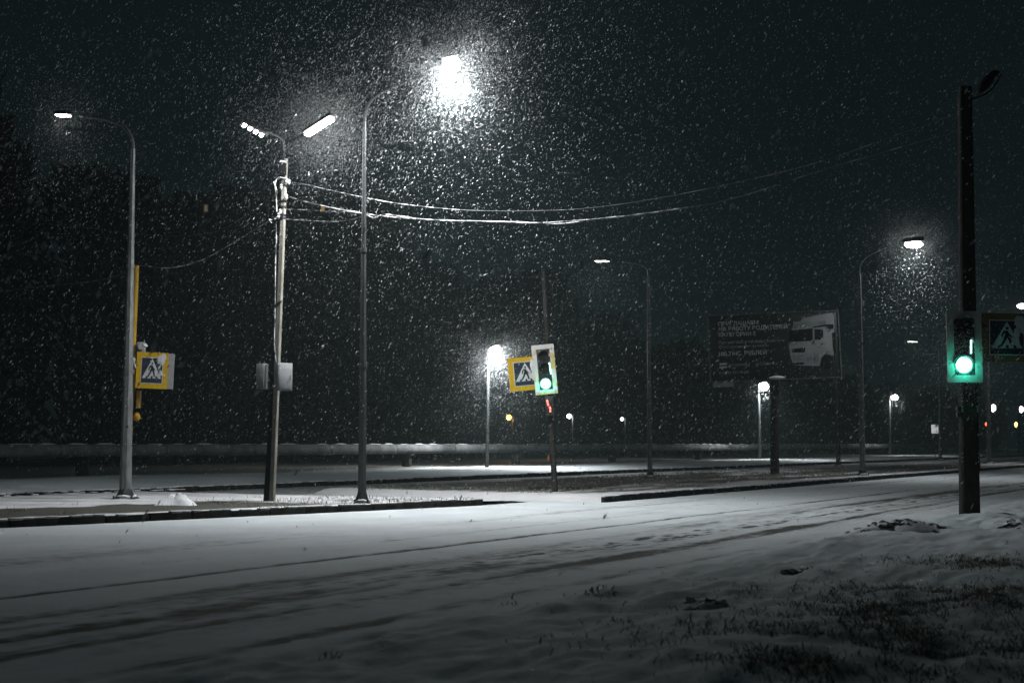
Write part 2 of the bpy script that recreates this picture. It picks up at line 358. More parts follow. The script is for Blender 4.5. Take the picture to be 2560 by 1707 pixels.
def verge_b(S, T):
    X, Y = XY(S, T); g = grass_d(X, Y)
    n = fbm(S * 1.3, T * 1.6, 60); n2 = fbm(S * 4, T * 4.5, 61, 3)
    b = g * sstep(.34, .66, .5 * n + .5 * n2 + .18 * g) * .62
    for (u, v, r, a) in ((1750, 1500, .35, .25), (2010, 1430, .3, .3), (1560, 1560, .4, .2), (1100, 1600, .6, .35), (2260, 1315, .8, .5), (2540, 1310, .5, .9), (1720, 1450, .4, .35)):
        c = G(u, v); b = np.maximum(b, a * np.exp(-((X - c.x) ** 2 + (Y - c.y) ** 2) / r ** 2) * (.4 + 1.2 * n2))
    return b
sheet('verge', geo(1.0, 75, 420, 1.7), np.concatenate([np.linspace(-8.2, -1, 190)[:-1], np.linspace(-1, 12, 60)]), verge_z, verge_b, M_VERGE)
sheet('verge_back', np.linspace(-40, 1.0, 40), np.linspace(-7.0, 40, 30), lambda S, T: .09 + .05 * (fbm(S * .4, T * .4, 66) - .5), lambda S, T: .2 * fbm(S, T, 67), M_VERGE)

# median left of the crossing gap
def strip_grid(svals, t0, t1, n, skirt=True):
    fr = np.linspace(0, 1, n)
    def f(sv_):
        S = np.repeat(sv_[:, None], n, 1); a = t0(sv_)[:, None]; b = t1(sv_)[:, None]; return S, a + (b - a) * fr[None, :]
    return f
S_END = 31.0
def medl_z(S, T):
    z = .125 + .06 * (fbm(S * .6, T * .8, 71) - .4) + .03 * (fbm(S * 2.2, T * 2.5, 72) - .5)
    k = kerb_t(S) - .16 - T
    z = z - .02 * sstep(.5, 0, k)
    end = sstep(S_END + 3.2, S_END - .2, S); return z * end + (-.02) * (1 - end)
def medl_b(S, T):
    n = fbm(S * .9, T * 1.3, 73); n2 = fbm(S * 3, T * 4, 74, 3)
    k = kerb_t(S) - T
    band = sstep(.8, 1.3, k + .6 * (n - .5)) * sstep(5.6, 4.4, k + 1.2 * (n - .5)) * sstep(29.0, 25.0, S + 2 * (n - .5))
    b = band * (.95 + .5 * n2)
    tuft = np.exp(-((S - 29.5) / 2.5) ** 2) * np.exp(-((T + 21.6) / 1.1) ** 2) * sstep(.4, .7, n2) * .8
    return np.maximum(np.maximum(b, tuft), .25 * sstep(.55, .8, n2))
sm_ = np.concatenate([np.linspace(-40, 8, 40)[:-1], np.linspace(8, 34.4, 260)])
sheet('median', sm_, strip_grid(sm_, lambda s: np.full_like(s, -31.8), lambda s: np.where(s < S_END, kerb_t(s) - .15, -21.6 + (S_END - 17.7) * .2326 - .15), 120), medl_z, medl_b, M_MEDIAN)
# brown grassy median right of the gap
def medr_z(S, T):
    z = .13 + .08 * (fbm(S * .4, T * .7, 81) - .45) + .04 * (fbm(S * 1.5, T * 2.2, 82) - .5)
    e = sstep(33.6, 34.8, S - .25 * np.maximum(0, -T + T_KERB - 1) * .6) ; return z * e - .03 * (1 - e)
def medr_b(S, T):
    k = T_KERB - T; n = fbm(S * .25, T * .9, 83); n2 = fbm(S * 1.2, T * 4, 84, 3)
    b = sstep(1.0, 1.9, k + 1.0 * (n - .5)) * sstep(34.5, 37.5, S - .1 * k) * (.58 + .62 * n2)
    b = b * (1 - .7 * sstep(.52, .7, fbm(S * .06, T * .55, 85)))
    return b * (1 - .6 * sstep(55, 110, S) * sstep(-22, -27, T))
sr_ = np.concatenate([np.linspace(33.4, 90, 260)[:-1], np.linspace(90, 420, 120)])
sheet('median_grass', sr_, strip_grid(sr_, lambda s: np.full_like(s, -28.0), lambda s: np.full_like(s, T_KERB - .15), 90), medr_z, medr_b, M_MEDIAN)
# far snowy verge with the pipeline
def fv_z(S, T): return .14 + .16 * sstep(-33, -37, T) + .12 * (fbm(S * .2, T * .5, 91) - .5) + .05 * (fbm(S * .9, T * 1.5, 92) - .5)
def fv_b(S, T):
    n = fbm(S * .3, T * .8, 93)
    return np.maximum(.16 * n, sstep(-40.5, -43.5, T + 3 * (n - .5)) * 1.1)
sf_ = np.concatenate([np.linspace(-30, 150, 260)[:-1], np.linspace(150, 420, 60)])
sheet('far_verge', sf_, strip_grid(sf_, lambda s: np.full_like(s, -70.), lambda s: np.full_like(s, T_FAR - .15), 70), fv_z, fv_b, M_VERGE)

# kerbs: rows of separate stones with small gaps, snow on top
def kerb(name, ss, tfun, top=.15, w=.15, seed=0, drop=.0):
    mb = MB(); sn = MB(); rr = random.Random(seed); s = ss[0]
    while s < ss[1]:
        L_ = min(1.0, ss[1] - s)
        if L_ < .2: break
        a, b = s + .012, s + L_ - .012; ta, tb = float(tfun(np.array(a))), float(tfun(np.array(b)))
        pa, pb = XYZ(a, ta, 0), XYZ(b, tb, 0); d = (pb - pa); ang = math.atan2(d.y, d.x) + rr.uniform(-.006, .006)
        R = Matrix.Rotation(ang, 3, 'Z') @ Matrix.Rotation(rr.uniform(-.008, .008), 3, 'Y')
        h = .34; c = (pa + pb) / 2 + Vector((0, 0, top - h / 2 + rr.uniform(-.012, .012))) + Vector((-RN[0], -RN[1], 0)) * (w / 2)
        mb.bbox(c, (d.length, w, h), R, .015)
        for q in range(4):
            if rr.random() < .72: sn.bbox(c + R @ Vector(((q - 1.5) * d.length / 4, -.012 + rr.uniform(-.01, .02), h / 2 + .006)), (d.length / 4 * rr.uniform(.8, 1.15), w * rr.uniform(.7, 1.0), rr.uniform(.03, .06)), R, .014)
        s += L_ if s < 120 else 1.0
    o = obj(name, mb, M_KERB); o['kind'] = 'structure'
    o = obj(name + '_snow', sn, M_CLING); o['kind'] = 'structure'
kerb('kerb', (-20, S_END - .3), lambda s: -21.6 + (s - 17.7) * .2326, seed=1)
kerb('kerb', (33.9, 150), lambda s: np.full_like(s, T_KERB), seed=2, top=.16)
kerb('far_kerb', (0, 200), lambda s: np.full_like(s, T_FAR), seed=3, top=.17)
kerb('far_kerb', (0, 34), lambda s: np.full_like(s, -31.7), seed=4, top=.13)

# ================================================================== POLES AND LAMPS
def lerp(a, b, t): return Vector(a) * (1 - t) + Vector(b) * t
def curve_pts(pts, n=6):
    """Catmull-Rom through the points"""
    pts = [Vector(p) for p in pts]; out = []
    q = [pts[0] * 2 - pts[1]] + pts + [pts[-1] * 2 - pts[-2]]
    for i in range(1, len(q) - 2):
        for k in range(n):
            t = k / n; a, b, c, d = q[i - 1], q[i], q[i + 1], q[i + 2]
            out.append(.5 * ((2 * b) + (c - a) * t + (2 * a - 5 * b + 4 * c - d) * t * t + (3 * b - a - 3 * c + d) * t ** 3))
    return out + [pts[-1]]
def basis(d):
    d = Vector(d).normalized(); side = d.cross(Vector((0, 0, 1))).normalized(); up = side.cross(d)
    return Matrix((d, side, up)).transposed()
def lamp_head(root, p, d, size=(.75, .28, .09), emit=None, watts=0, cells=1, tilt=0., lens=None, col=(.94, .985, .995)):
    """luminaire: housing on top, led panel underneath, light just below it"""
    R = basis(Vector(d) + Vector((0, 0, tilt)))
    h = MB(); L_, w, t = size
    h.bbox(p, size, R, .03); h.box(Vector(p) + R @ Vector((-L_ / 2 - .06, 0, 0)), (.14, .07, .07), R)
    for k in range(5): h.box(Vector(p) + R @ Vector((-L_ * .3 + k * L_ * .15, 0, t / 2 + .012)), (.012, w * .8, .03), R)
    ho = obj('lamp_head', h, M_DARKSTEEL, root)
    e = MB()
    for k in range(cells):
        cw = (L_ * .92) / cells; cx = -L_ * .46 + cw * (k + .5)
        if lens: e.blob(Vector(p) + R @ Vector((cx, 0, -t / 2 - lens * .75)), 1.0, 0, (cw * .5, w * .5, lens), sub=3, amp=0)
        else: e.bbox(Vector(p) + R @ Vector((cx, 0, -t / 2 - .012)), (cw * (.98 if cells == 1 else .72), w * .86, .03), R, .008)
    obj('led_panel', e, emit, ho)
    if watts: street_light(Vector(p) + R @ Vector((0, 0, -t / 2 - (.16 if not lens else .08 + 1.7 * lens))), watts, col, .16, root)
    return ho
def flange(root, B, r=.2, collar=True):
    mb = MB(); mb.box(B + Vector((0, 0, .04)), (r * 2.4, r * 2.4, .05)); 
    mb.tube([B + Vector((0, 0, .06)), B + Vector((0, 0, .32))], [r * 1.1, r * .62], 8)
    for a in range(4):
        q = B + Vector((math.cos(a * 1.5708 + .785), math.sin(a * 1.5708 + .785), 0)) * r * 1.4; mb.tube([q + Vector((0, 0, .05)), q + Vector((0, 0, .13))], .022, 6)
    obj('base_plate', mb, M_DARKSTEEL, root)
    sn = MB(); sn.blob(B + Vector((.02, -r * .9, .09)), r * .7, 3, (1.3, .7, .35)); sn.blob(B + Vector((r * .8, .05, .1)), r * .6, 4, (.8, 1, .4))
    obj('snow_cap', sn, M_CLING, root)
def street_lamp(label, base, shaft_top, arm, head_px, rb=.125, rt=.062, mat=M_STEEL, group='street lamps along the road', name='street_lamp', z=.1, plate=True, Y=None, armr=.04, **hk):
    B = G(base[0], base[1], z) if Y is None else Vector((P(base[0], base[1], Y).x, Y, z))
    Y0 = B.y; t = thing(name, B, label, 'street lamp', group)
    top = P(shaft_top[0], shaft_top[1], Y0)
    n = 14; pts = [lerp(B, top, k / n) for k in range(n + 1)]; rad = [rb + (rt - rb) * (k / n) for k in range(n + 1)]
    mb = MB(); mb.tube(pts, rad, 8, rot=.39)
    for f in (.36, .66): mb.tube([lerp(B, top, f - .006), lerp(B, top, f + .006)], [rb + (rt - rb) * f + .018] * 2, 8, rot=.39)
    obj('pole', mb, mat, t)
    # thin rime on the windward side
    if arm:
        ap = curve_pts([top] + [P(u, v, Y0 + dy) for u, v, dy in arm], 5); obj('arm', MB().tube(ap, armr, 8), mat, t)
        H = P(head_px[0], head_px[1], Y0 + head_px[2]); d = (H - ap[-1]); d.z *= .35
        lamp_head(t, H, d, **hk)
    elif head_px:
        H = P(head_px[0], head_px[1], Y0 + head_px[2]); d = H - top; d.z = 0; lamp_head(t, H, d if d.length > .05 else Vector((1, -.5, 0)), **hk)
    if plate: flange(t, B, rb * 1.5)
    return t
KW = 1000.0
street_lamp('tall grey street lamp on the left median, its curved arm reaching left', (313, 1250), (333, 372),
            [(331, 352, .05), (322, 332, .15), (305, 314, .3), (262, 299, .6), (200, 290, .95)], (158, 284, 1.15), size=(.42, .26, .10), emit=E_LED, watts=.35 * KW, rb=.165, armr=.05, mat=M_STEELA)
street_lamp('tall street lamp beside the kerb end with the brightest lamp of all', (905, 1260), (911, 305),
            [(914, 278, .0), (928, 252, .02), (955, 230, .05), (1000, 210, .1), (1060, 190, .18)], (1125, 144, .25), size=(.50, .42, .06), emit=E_LEDBIG, watts=24 * KW, rb=.11, rt=.045, lens=.21, mat=M_STEELD)
street_lamp('slim street lamp left of the billboard, arm curving left to a pair of small lights', (1625, 1195), (1621, 690),
            [(1617, 672, .1), (1600, 661, .35), (1560, 655, .8)], (1505, 650, 1.3), size=(.75, .3, .10), emit=E_LEDWARM, cells=2, watts=1.0 * KW, mat=M_STEELM, rb=.12, armr=.03)
street_lamp('street lamp right of the billboard, lamp glowing over falling snow', (2157, 1190), (2149, 685),
            [(2152, 662, .0), (2170, 640, .1), (2215, 618, .25)], (2283, 600, .5), size=(.95, .4, .2), emit=E_LEDBIG, watts=7 * KW, rb=.14, mat=M_STEELM, armr=.03, lens=.16)
street_lamp('far street lamp behind the near concrete pole, small dim light on a left arm', (2351, 1150), (2347, 890),
            [(2344, 872, .2), (2325, 860, .8)], (2281, 852, 2.2), size=(.9, .45, .16), emit=E_LEDWARM, watts=1.2 * KW, rb=.16, armr=.05)
street_lamp('street lamp standing under the crossing sign at the right edge, bright lamp to its right', (2473, 1160), (2468, 800),
            [(2472, 780, -.2), (2495, 765, -.8)], (2560, 757, -2.0), size=(1.1, .5, .2), emit=E_LEDBIG, watts=4 * KW, rb=.17, armr=.05, lens=.2)
# unlit post beside the billboard
B = G(2096, 1167, .1); t = thing('lamp_post', B, 'dark unlit steel post rising along the right edge of the billboard', 'post', 'street lamps along the road')
tp = P(2091, 772, B.y); obj('pole', MB().tube([lerp(B, tp, k / 8) for k in range(9)], [.15 - .009 * k for k in range(9)], 8), M_STEELD, t); flange(t, B, .2)
obj('cap', MB().tube([tp, tp + Vector((0, 0, .12))], [.085, .03], 8), M_DARKSTEEL, t)
# low lamps on posts beyond the far kerb
street_lamp('low lamp post left of the traffic light with a dazzling round lamp', (1217, 1180), (1221, 915), [(1223, 885, -.1)], (1237, 866, -.5), Y=78, z=.2,
            size=(.75, .5, .10), emit=E_LEDBIG, watts=26 * KW, rb=.12, rt=.08, plate=False, group='lamp posts by the pipeline', name='lamp_post', lens=.24)
street_lamp('lamp post just left of the billboard column with a bright lamp', (1900, 1150), (1897, 985), [(1898, 970, -.1)], (1906, 957, -.4), Y=118, z=.2,
            size=(.9, .6, .15), emit=E_LEDBIG, watts=10 * KW, rb=.14, rt=.10, plate=False, group='lamp posts by the pipeline', name='lamp_post', lens=.36)
street_lamp('lamp post between the billboard and the near concrete pole', (2225, 1142), (2224, 1000), [(2226, 992, -.1)], (2235, 986, -.4), Y=160, z=.2,
            size=(.85, .6, .25), emit=E_LEDBIG, watts=4 * KW, rb=.16, rt=.12, plate=False, group='lamp posts by the pipeline', name='lamp_post', lens=.28)
# small far lights on their posts
def far_light(label, u, v, Y, mat, r, watts=0, col=(1, 1, 1), tall=1.0):
    H = P(u, v, Y); B = Vector((H.x + .3, Y + .1, 0.)); t = thing('distant_lamp', B, label, 'lamp', 'small distant lights')
    obj('post', MB().tube([B, Vector((B.x, B.y, H.z + .1))], [.09, .06], 6), M_DARKSTEEL, t)
    obj('arm', MB().tube([Vector((B.x, B.y, H.z + .1)), H + Vector((0, 0, .05))], .03, 6), M_DARKSTEEL, t)
    obj('bulb', MB().blob(H, r, 1, (1, 1, tall), amp=0), mat, t)
    if watts: light(H + Vector((0, -.3, -.2)), watts, col, .1, t)
far_light('small yellow distant lamp between the low lamp post and the traffic light', 1272, 1043, 105, E_YEL, .20, 350, (1, .5, .06))
far_light('small white distant lamp just right of the traffic light pole', 1423, 1040, 112, E_LEDFAR, .19, 500)
far_light('tiny white distant lamp midway between the traffic light and the slim street lamp', 1555, 1047, 125, E_LEDFAR, .15, 160)
far_light('tall white distant light just right of the post under the crossing sign', 2484, 1021, 300, E_LEDFAR, .45, 3000, tall=2.0)
far_light('white distant light at the right picture edge', 2553, 1023, 300, E_LEDFAR, .45, 2500, tall=1.6)
far_light('tiny red distant light right of the near concrete pole', 2465, 1060, 260, E_REDFAR, .2, tall=1.8)
far_light('tiny yellow distant light low near the right picture edge', 2540, 1061, 260, glow('far_lamp_warm', (1, .75, .2), 6), .28, tall=1.8)
for lab, u, v, top, Y in (('dark far post between the distant lights at right', 2516, 1136, 965, 190), ('faint dark far post near the right picture edge', 2547, 1130, 975, 215)):
    B = Vector((P(u, v, Y).x, Y, .1)); t = thing('distant_post', B, lab, 'post', 'dark far posts'); tp = P(u - 1, top, Y)
    obj('pole', MB().tube([B, lerp(B, tp, .5), tp], [.22, .17, .12], 8), M_STEEL, t); obj('base_plate', MB().box(B + Vector((0, 0, .08)), (.6, .6, .12)), M_DARKSTEEL, t)
# little lit board left of the far street lamp
C_ = P(2337, 1072, 150); B = Vector((C_.x, 150, .2)); t = thing('information_board', B, 'small pale square board glowing left of the near concrete pole', 'board')
obj('board', MB().bbox(C_, (.75, .1, .95), None, .02), E_SIGN, t)
obj('post', MB().tube([B + Vector((0, .12, 0)), C_ + Vector((0, .12, .3))], .05, 8), M_DARKSTEEL, t)

# ------------------------------------------------------------------ square concrete pole with two lamps
def square_pole(mb, pts, half, rot):
    """tapered square shaft; rot turns its corner towards the viewer"""
    vs, fs = [], []
    for i, (p, h) in enumerate(zip(pts, half)):
        for j in range(4):
            for e in (-.12, .12):
                a = rot + j * math.pi / 2 + e; vs.append(Vector(p) + Vector((math.cos(a), math.sin(a), 0)) * h * 1.414)
    n = 8
    for i in range(len(pts) - 1):
        for j in range(n): fs.append((i * n + j, i * n + (j + 1) % n, (i + 1) * n + (j + 1) % n, (i + 1) * n + j))
    fs += [tuple(range(n))[::-1], tuple((len(pts) - 1) * n + j for j in range(n))]
    return mb.add(vs, fs)
B = G(680, 1257, .1); Y0 = B.y
UP = thing('utility_pole', B, 'leaning square concrete pole on the left median with two lamps and two cabinets', 'utility pole', 'concrete poles')
top = P(713, 398, Y0); mb = MB(); square_pole(mb, [lerp(B, top, k / 10) for k in range(11)], [.062 - .0012 * k for k in range(11)], -math.pi / 2 + .5); obj('shaft', mb, M_CONC, UP)
SB = B + Vector((-.13, .02, 0)); st_ = P(691, 850, Y0 + .02); obj('shaft_shade', MB().tube([SB, lerp(SB, st_, .4), lerp(SB, st_, .7), st_], [.10, .085, .06, .04], 8, rot=.3), M_BLACK, UP)  # black post added for the shaded left face of the shaft
def up(v): return lerp(B, top, (1257 - v) / (1257 - 398))
def clamp(mb, c, r=.115): mb.tube([c - Vector((0, 0, .025)), c + Vector((0, 0, .025))], [r, r], 8, cap=True)
mb = MB()
for v in (448, 466, 505, 520, 540, 548): clamp(mb, up(v), .085)
each('clamp_band', mb, M_DARKSTEEL, UP)
mb = MB(); mb.tube(curve_pts([up(430) + Vector((-.1, -.02, 0)), P(708, 395, Y0), P(710, 372, Y0 - .05), P(706, 352, Y0 - .1), P(690, 340, Y0 - .2), P(664, 330, Y0 - .35)], 5), .04, 8); obj('lamp_arm', mb, M_DARKSTEEL, UP)
mb = MB(); mb.tube(curve_pts([P(711, 378, Y0), P(716, 362, Y0 - .1), P(732, 349, Y0 - .4), P(768, 333, Y0 - .9)], 5), .035, 8); obj('lamp_arm', mb, M_DARKSTEEL, UP)
def head_between(root, a, b, **k):
    a, b = Vector(a), Vector(b); d = b - a; R = basis(d); L_ = d.length
    h = MB(); h.bbox((a + b) / 2 + R @ Vector((0, 0, .06)), (L_ + .12, .22, .08), R, .02); ho = obj('lamp_head', h, M_DARKSTEEL, root)
    e = MB(); n = k.get('cells', 4)
    for i in range(n):
        c = a + d * ((i + .5) / n); e.bbox(c, (L_ / n * k.get('fill', .74), .17, k.get('thick', .045)), R, .015)
    obj('led_panel', e, k['emit'], ho); street_light((a + b) / 2 + Vector((0, -.1, -.25)), k['watts'], (.94, .985, .995), .15, root)
head_between(UP, P(604, 310, Y0 - .7), P(661, 342, Y0 - .45), emit=E_LED, watts=.3 * KW, thick=.07, fill=.50)
head_between(UP, P(766, 335, Y0 - .9), P(830, 294, Y0 - 1.7), emit=E_LEDBIG, watts=3.2 * KW, fill=.80, thick=.15)
mb = MB(); c = P(707, 424, Y0 - .05); mb.bbox(c, (.19, .16, .34), None, .03); mb.tube([c + Vector((0, 0, .16)), c + Vector((0, 0, .34))], [.05, .03], 8); obj('junction_box', mb, M_BLACK, UP)
mb = MB(); mb.blob(c + Vector((0, -.02, .19)), .1, 2, (1, .8, .35)); obj('snow_cap', mb, M_CLING, UP)
for (u, v, l) in ((716, 452, 1), (722, 455, 2), (700, 530, 3), (696, 540, 4), (703, 467, 5), (716, 492, 6)):
    c = P(u, v, Y0 - .12); mb = MB(); mb.tube([c + Vector((0, 0, -.07)), c + Vector((0, 0, -.03)), c + Vector((0, 0, 0)), c + Vector((0, 0, .04)), c + Vector((0, 0, .07))], [.02, .045, .028, .045, .015], 8)
    mb.tube([up(v + 2), c], .014, 6); obj('insulator', mb, M_WHITE, UP)
# drooping service leads with rime
for pts in ([(711, 446), (698, 444), (690, 452), (688, 470), (691, 500), (692, 530)], [(690, 458), (684, 455), (690, 470), (693, 484)], [(708, 531), (700, 533), (694, 545), (686, 548)],
            [(680, 551), (672, 549), (679, 558)], [(690, 560), (691, 600), (689, 640), (687, 800), (686, 860), (690, 905)]):
    mb = MB().tube(curve_pts([P(u, v, Y0 - .12) for u, v in pts], 4), .016, 6); obj('service_lead', mb, M_CABLE, UP)
mb = MB(); mb.bbox(P(690, 940, Y0 - .05), (.16, .14, .72), None, .02); each('bracket', mb, M_DARKSTEEL, UP)
R = Matrix.Rotation(math.radians(33), 3, 'Z')
mb = MB(); mb.bbox(P(708, 942, Y0 - .30), (.40, .26, .70), R, .012); cb = obj('cabinet', mb, M_GREYBOX, UP)
mb = MB(); mb.bbox(P(708, 942, Y0 - .30) + R @ Vector((0, -.138, 0)), (.35, .012, .63), R, .004); mb.box(P(708, 942, Y0 - .30) + R @ Vector((.14, -.15, 0)), (.02, .02, .1), R); obj('cabinet_door', mb, M_GREYBOX, cb)
mb = MB(); mb.bbox(P(656, 941, Y0 - .02), (.26, .2, .66), Matrix.Rotation(-.3, 3, 'Z'), .012); mb.box(P(666, 941, Y0 - .14), (.03, .03, .64)); cb = obj('cabinet', mb, M_GREYBOX, UP)
mb = MB(); mb.bbox(P(653, 941, Y0 - .135), (.15, .012, .58), Matrix.Rotation(-.3, 3, 'Z'), .004); obj('cabinet_door', mb, M_GREYBOX, cb)
mb = MB(); mb.tube([P(668, 930, Y0), P(690, 930, Y0)], .02, 6); mb.tube([P(668, 955, Y0), P(690, 955, Y0)], .02, 6); each('bracket', mb, M_DARKSTEEL, UP)

# ------------------------------------------------------------------ signs and signals
def unit_axes(roll, yaw=0.):
    ex = Vector((math.cos(roll) * math.cos(yaw), math.cos(roll) * math.sin(yaw), math.sin(roll))); ez = Vector((-math.sin(roll) * math.cos(yaw), -math.sin(roll) * math.sin(yaw), math.cos(roll)))
    return ex, ez
def crossing_sign(root, c, w, h, roll=0., yaw=0., border=M_YEL, snow_seed=0, snow=True):
    """pedestrian crossing sign: yellow surround, white rim, blue square, white triangle, walking figure"""
    ex, ez = unit_axes(roll, yaw); n = ez.cross(ex).normalized(); n = -n if n.y > 0 else n
    c = Vector(c)
    def at(x, z, d): return c + ex * x + ez * z + n * d
    body = obj('crossing_sign', MB().prism([(-w / 2, -h / 2), (w / 2, -h / 2), (w / 2, h / 2), (-w / 2, h / 2)], c, ex, ez, .03), border, root)
    iw, ih = w * .70, h * .73
    obj('rim', MB().prism([(-iw / 2, -ih / 2), (iw / 2, -ih / 2), (iw / 2, ih / 2), (-iw / 2, ih / 2)], at(0, 0, .03), ex, ez, .003), M_WHITE, body)
    k = .94; obj('blue_panel', MB().prism([(-iw / 2 * k, -ih / 2 * k), (iw / 2 * k, -ih / 2 * k), (iw / 2 * k, ih / 2 * k), (-iw / 2 * k, ih / 2 * k)], at(0, 0, .033), ex, ez, .003), M_NAVY, body)
    tri = [(-.44, -.30), (.44, -.30), (0, .45)]
    obj('triangle', MB().prism([(x * iw, z * ih) for x, z in tri], at(0, 0, .036), ex, ez, .003), M_WHITE, body)
    f = MB(); o = at(0, 0, .039)
    def seg(a, b, r1, r2):
        a, b = Vector((a[0], a[1])), Vector((b[0], b[1])); d = (b - a).normalized(); p = Vector((-d.y, d.x))
        r1 *= 1.3; r2 *= 1.3
        f.prism([tuple(((q[0]) * iw, (q[1]) * ih)) for q in (a - p * r1, a + p * r1, b + p * r2, b - p * r2)], o, ex, ez, .003)
    f.prism([(math.cos(i * .5236) * .042 * iw + .005 * iw, math.sin(i * .5236) * .042 * iw + .262 * ih) for i in range(12)], o, ex, ez, .0031)
    f.prism([(x * iw, z * ih) for x, z in ((-.06, .19), (.035, .20), (.045, .03), (-.045, .02))], o, ex, ez, .0033)      # torso
    seg((-.045, .185), (-.13, .09), .024, .02); seg((-.13, .09), (-.135, .0), .02, .016)                                   # arms
    seg((.03, .13), (.09, .05), .02, .018); seg((.09, .05), (.15, .01), .018, .014)
    seg((-.02, .05), (-.07, -.08), .034, .026); seg((-.07, -.08), (-.17, -.25), .027, .022)                                # legs
    seg((.02, .05), (.09, -.07), .034, .027); seg((.09, -.07), (.125, -.235), .028, .022)
    for x in (-.27, .01, .27): f.prism([((x - .045 - x * .12) * iw, -.295 * ih), ((x + .045 - x * .12) * iw, -.295 * ih), ((x + .03 - x * .25) * iw, -.215 * ih), ((x - .03 - x * .25) * iw, -.215 * ih)], o, ex, ez, .0029)
    obj('walking_figure', f, M_BLACK, body)
    if snow:
        rr = random.Random(snow_seed); s = MB()
        for k in range(26):
            x, z = w * (.20 + .2 * rr.random() ** 1.5), h * (.38 - .5 * rr.random() ** 1.6); s.blob(at(x, z, .041), .02 + .05 * rr.random(), k + snow_seed, (1, .08, 2.0), sub=1)
        obj('stuck_snow', s, M_CLING, body)
    return body
def signal(root, c, w, h, roll, lens_c, lens_r, bar, emit=E_GREEN, board=M_YELDUST, yaw=0., snow=True, watts=60, beam=1.0, tint=.3):
    ex, ez = unit_axes(roll, yaw); n = Vector((0, -1, 0)); c = Vector(c)
    def at(x, z, d): return c + ex * x + ez * z + n * d
    R = Matrix((ex, -n, ez)).transposed()
    hs = MB(); hs.bbox(at(0, 0, .09), (w * .60, .16, h * .80), R, .025); hd = obj('signal_head', hs, M_HOUSING, root)
    obj('backboard', MB().frame(w, h, w * .205, at(0, 0, .165), ex, ez, .02), board, hd)
    L = MB()
    for z in (.27, .02): L.tube([at(0, z * h, .17), at(0, z * h, .185)], lens_r * .98, 24)
    each('unlit_lens', L, M_LENSOFF, hd)
    V = MB()
    for z in (.27, .02, None):
        cc = at(0, z * h, .17) if z is not None else Vector((lens_c.x, at(0, 0, .17).y, lens_c.z))
        vs, fs = [], []; N = 14
        for i in range(N + 1):
            a = math.radians(10) + math.radians(160) * i / N
            for d in (0, .16):
                for r_ in (lens_r * 1.08, lens_r * 1.08 + .008): vs.append(cc + (ex * math.cos(a) + ez * math.sin(a)) * r_ + n * d * (.45 + .55 * math.sin(a)))
        for i in range(N):
            q = i * 4; fs += [(q, q + 4, q + 6, q + 2), (q + 1, q + 3, q + 7, q + 5), (q + 2, q + 6, q + 7, q + 3)]
        V.add(vs, fs)
    each('visor', V, M_HOUSING, hd)
    lc = Vector((lens_c.x, at(0, 0, .18).y, lens_c.z))
    obj('green_lens_halo', MB().tube([lc - n * .012, lc + n * .008], lens_r * 1.22, 28), E_GREENHALO, hd)  # lens rim widened with teal emission for the signal's light on its housing
    E = MB(); E.tube([lc, lc + n * .02], lens_r, 28); obj('green_led_disc', E, emit, hd)
    a, b = Vector((bar[0].x, lc.y, bar[0].z)), Vector((bar[1].x, lc.y, bar[1].z))
    D = MB(); D.tube([a + n * .01, b + n * .01], .020, 8); obj('countdown_digit', D, emit, hd)
    if watts:
        light(lc + n * .36, watts * tint, (.06, 1, .68), .15, root)
        o = light(lc + n * .20, watts * beam, (.06, 1, .68), .12, root, spot=150); o.rotation_euler = (math.radians(90), 0, 0)
    if snow:
        s = MB()
        for k in range(12): s.blob(at(w * (-.10 + .025 * k), h * .345 - .0006 * k * k + .02 * math.sin(k * 2.1), .172), .03 + .02 * (k % 3), k, (1.2, .12, 1.1), sub=1)
        obj('stuck_snow', s, M_CLING, hd)
    return hd
# traffic light on the leaning tube at the crossing
B = G(1388, 1239, .02); Y0 = B.y; t = thing('traffic_light', B, 'leaning traffic light pole in the middle with green light and yellow bordered crossing sign', 'traffic light', 'traffic lights at the crossing')
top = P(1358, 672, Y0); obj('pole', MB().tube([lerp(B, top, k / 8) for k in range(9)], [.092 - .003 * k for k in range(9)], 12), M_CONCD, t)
roll = math.radians(5.3); c = P(1361, 924, Y0 - .12)
signal(t, c, .69, 1.53, roll, P(1364, 959, Y0 - .3), .155, (P(1373, 906, Y0 - .3), P(1377.5, 935, Y0 - .3)), watts=40)
crossing_sign(t, P(1314, 934, Y0 - .06), 1.04, 1.03, roll, snow_seed=5)
mb = MB(); mb.tube([P(1330, 920, Y0 - .03), P(1374, 917, Y0 - .02)], .025, 6); mb.tube([P(1330, 955, Y0 - .03), P(1376, 952, Y0 - .02)], .025, 6); each('bracket', mb, M_DARKSTEEL, t)
c = P(1374, 1014, Y0 - .16); ps = obj('pedestrian_signal', MB().bbox(c, (.26, .2, .62), Matrix.Rotation(-roll, 3, 'Y'), .02), M_HOUSING, t)
mb = MB()
for a, b in (((1367.5, 999), (1369, 1006)), ((1369, 1007), (1371, 1014)), ((1374.5, 1016), (1376, 1023)), ((1375.5, 1024), (1376, 1030))): mb.tube([P(*a, Y0 - .275), P(*b, Y0 - .275)], .027, 8)
each('red_digit', mb, E_RED, ps); light(P(1371, 1012, Y0 - .5), 5, (1, .06, .01), .08, t)
mb = MB(); mb.bbox(P(1371, 1146, Y0 - .12), (.07, .08, .16), None, .01); each('push_button', mb, paint('button_box_orange', (.35, .12, .02), (.2, .07, .02)), t)
mb = MB(); clamp(mb, lerp(B, top, .52), .11); clamp(mb, lerp(B, top, .40), .11); clamp(mb, lerp(B, top, .9), .1); each('clamp_band', mb, M_DARKSTEEL, t)

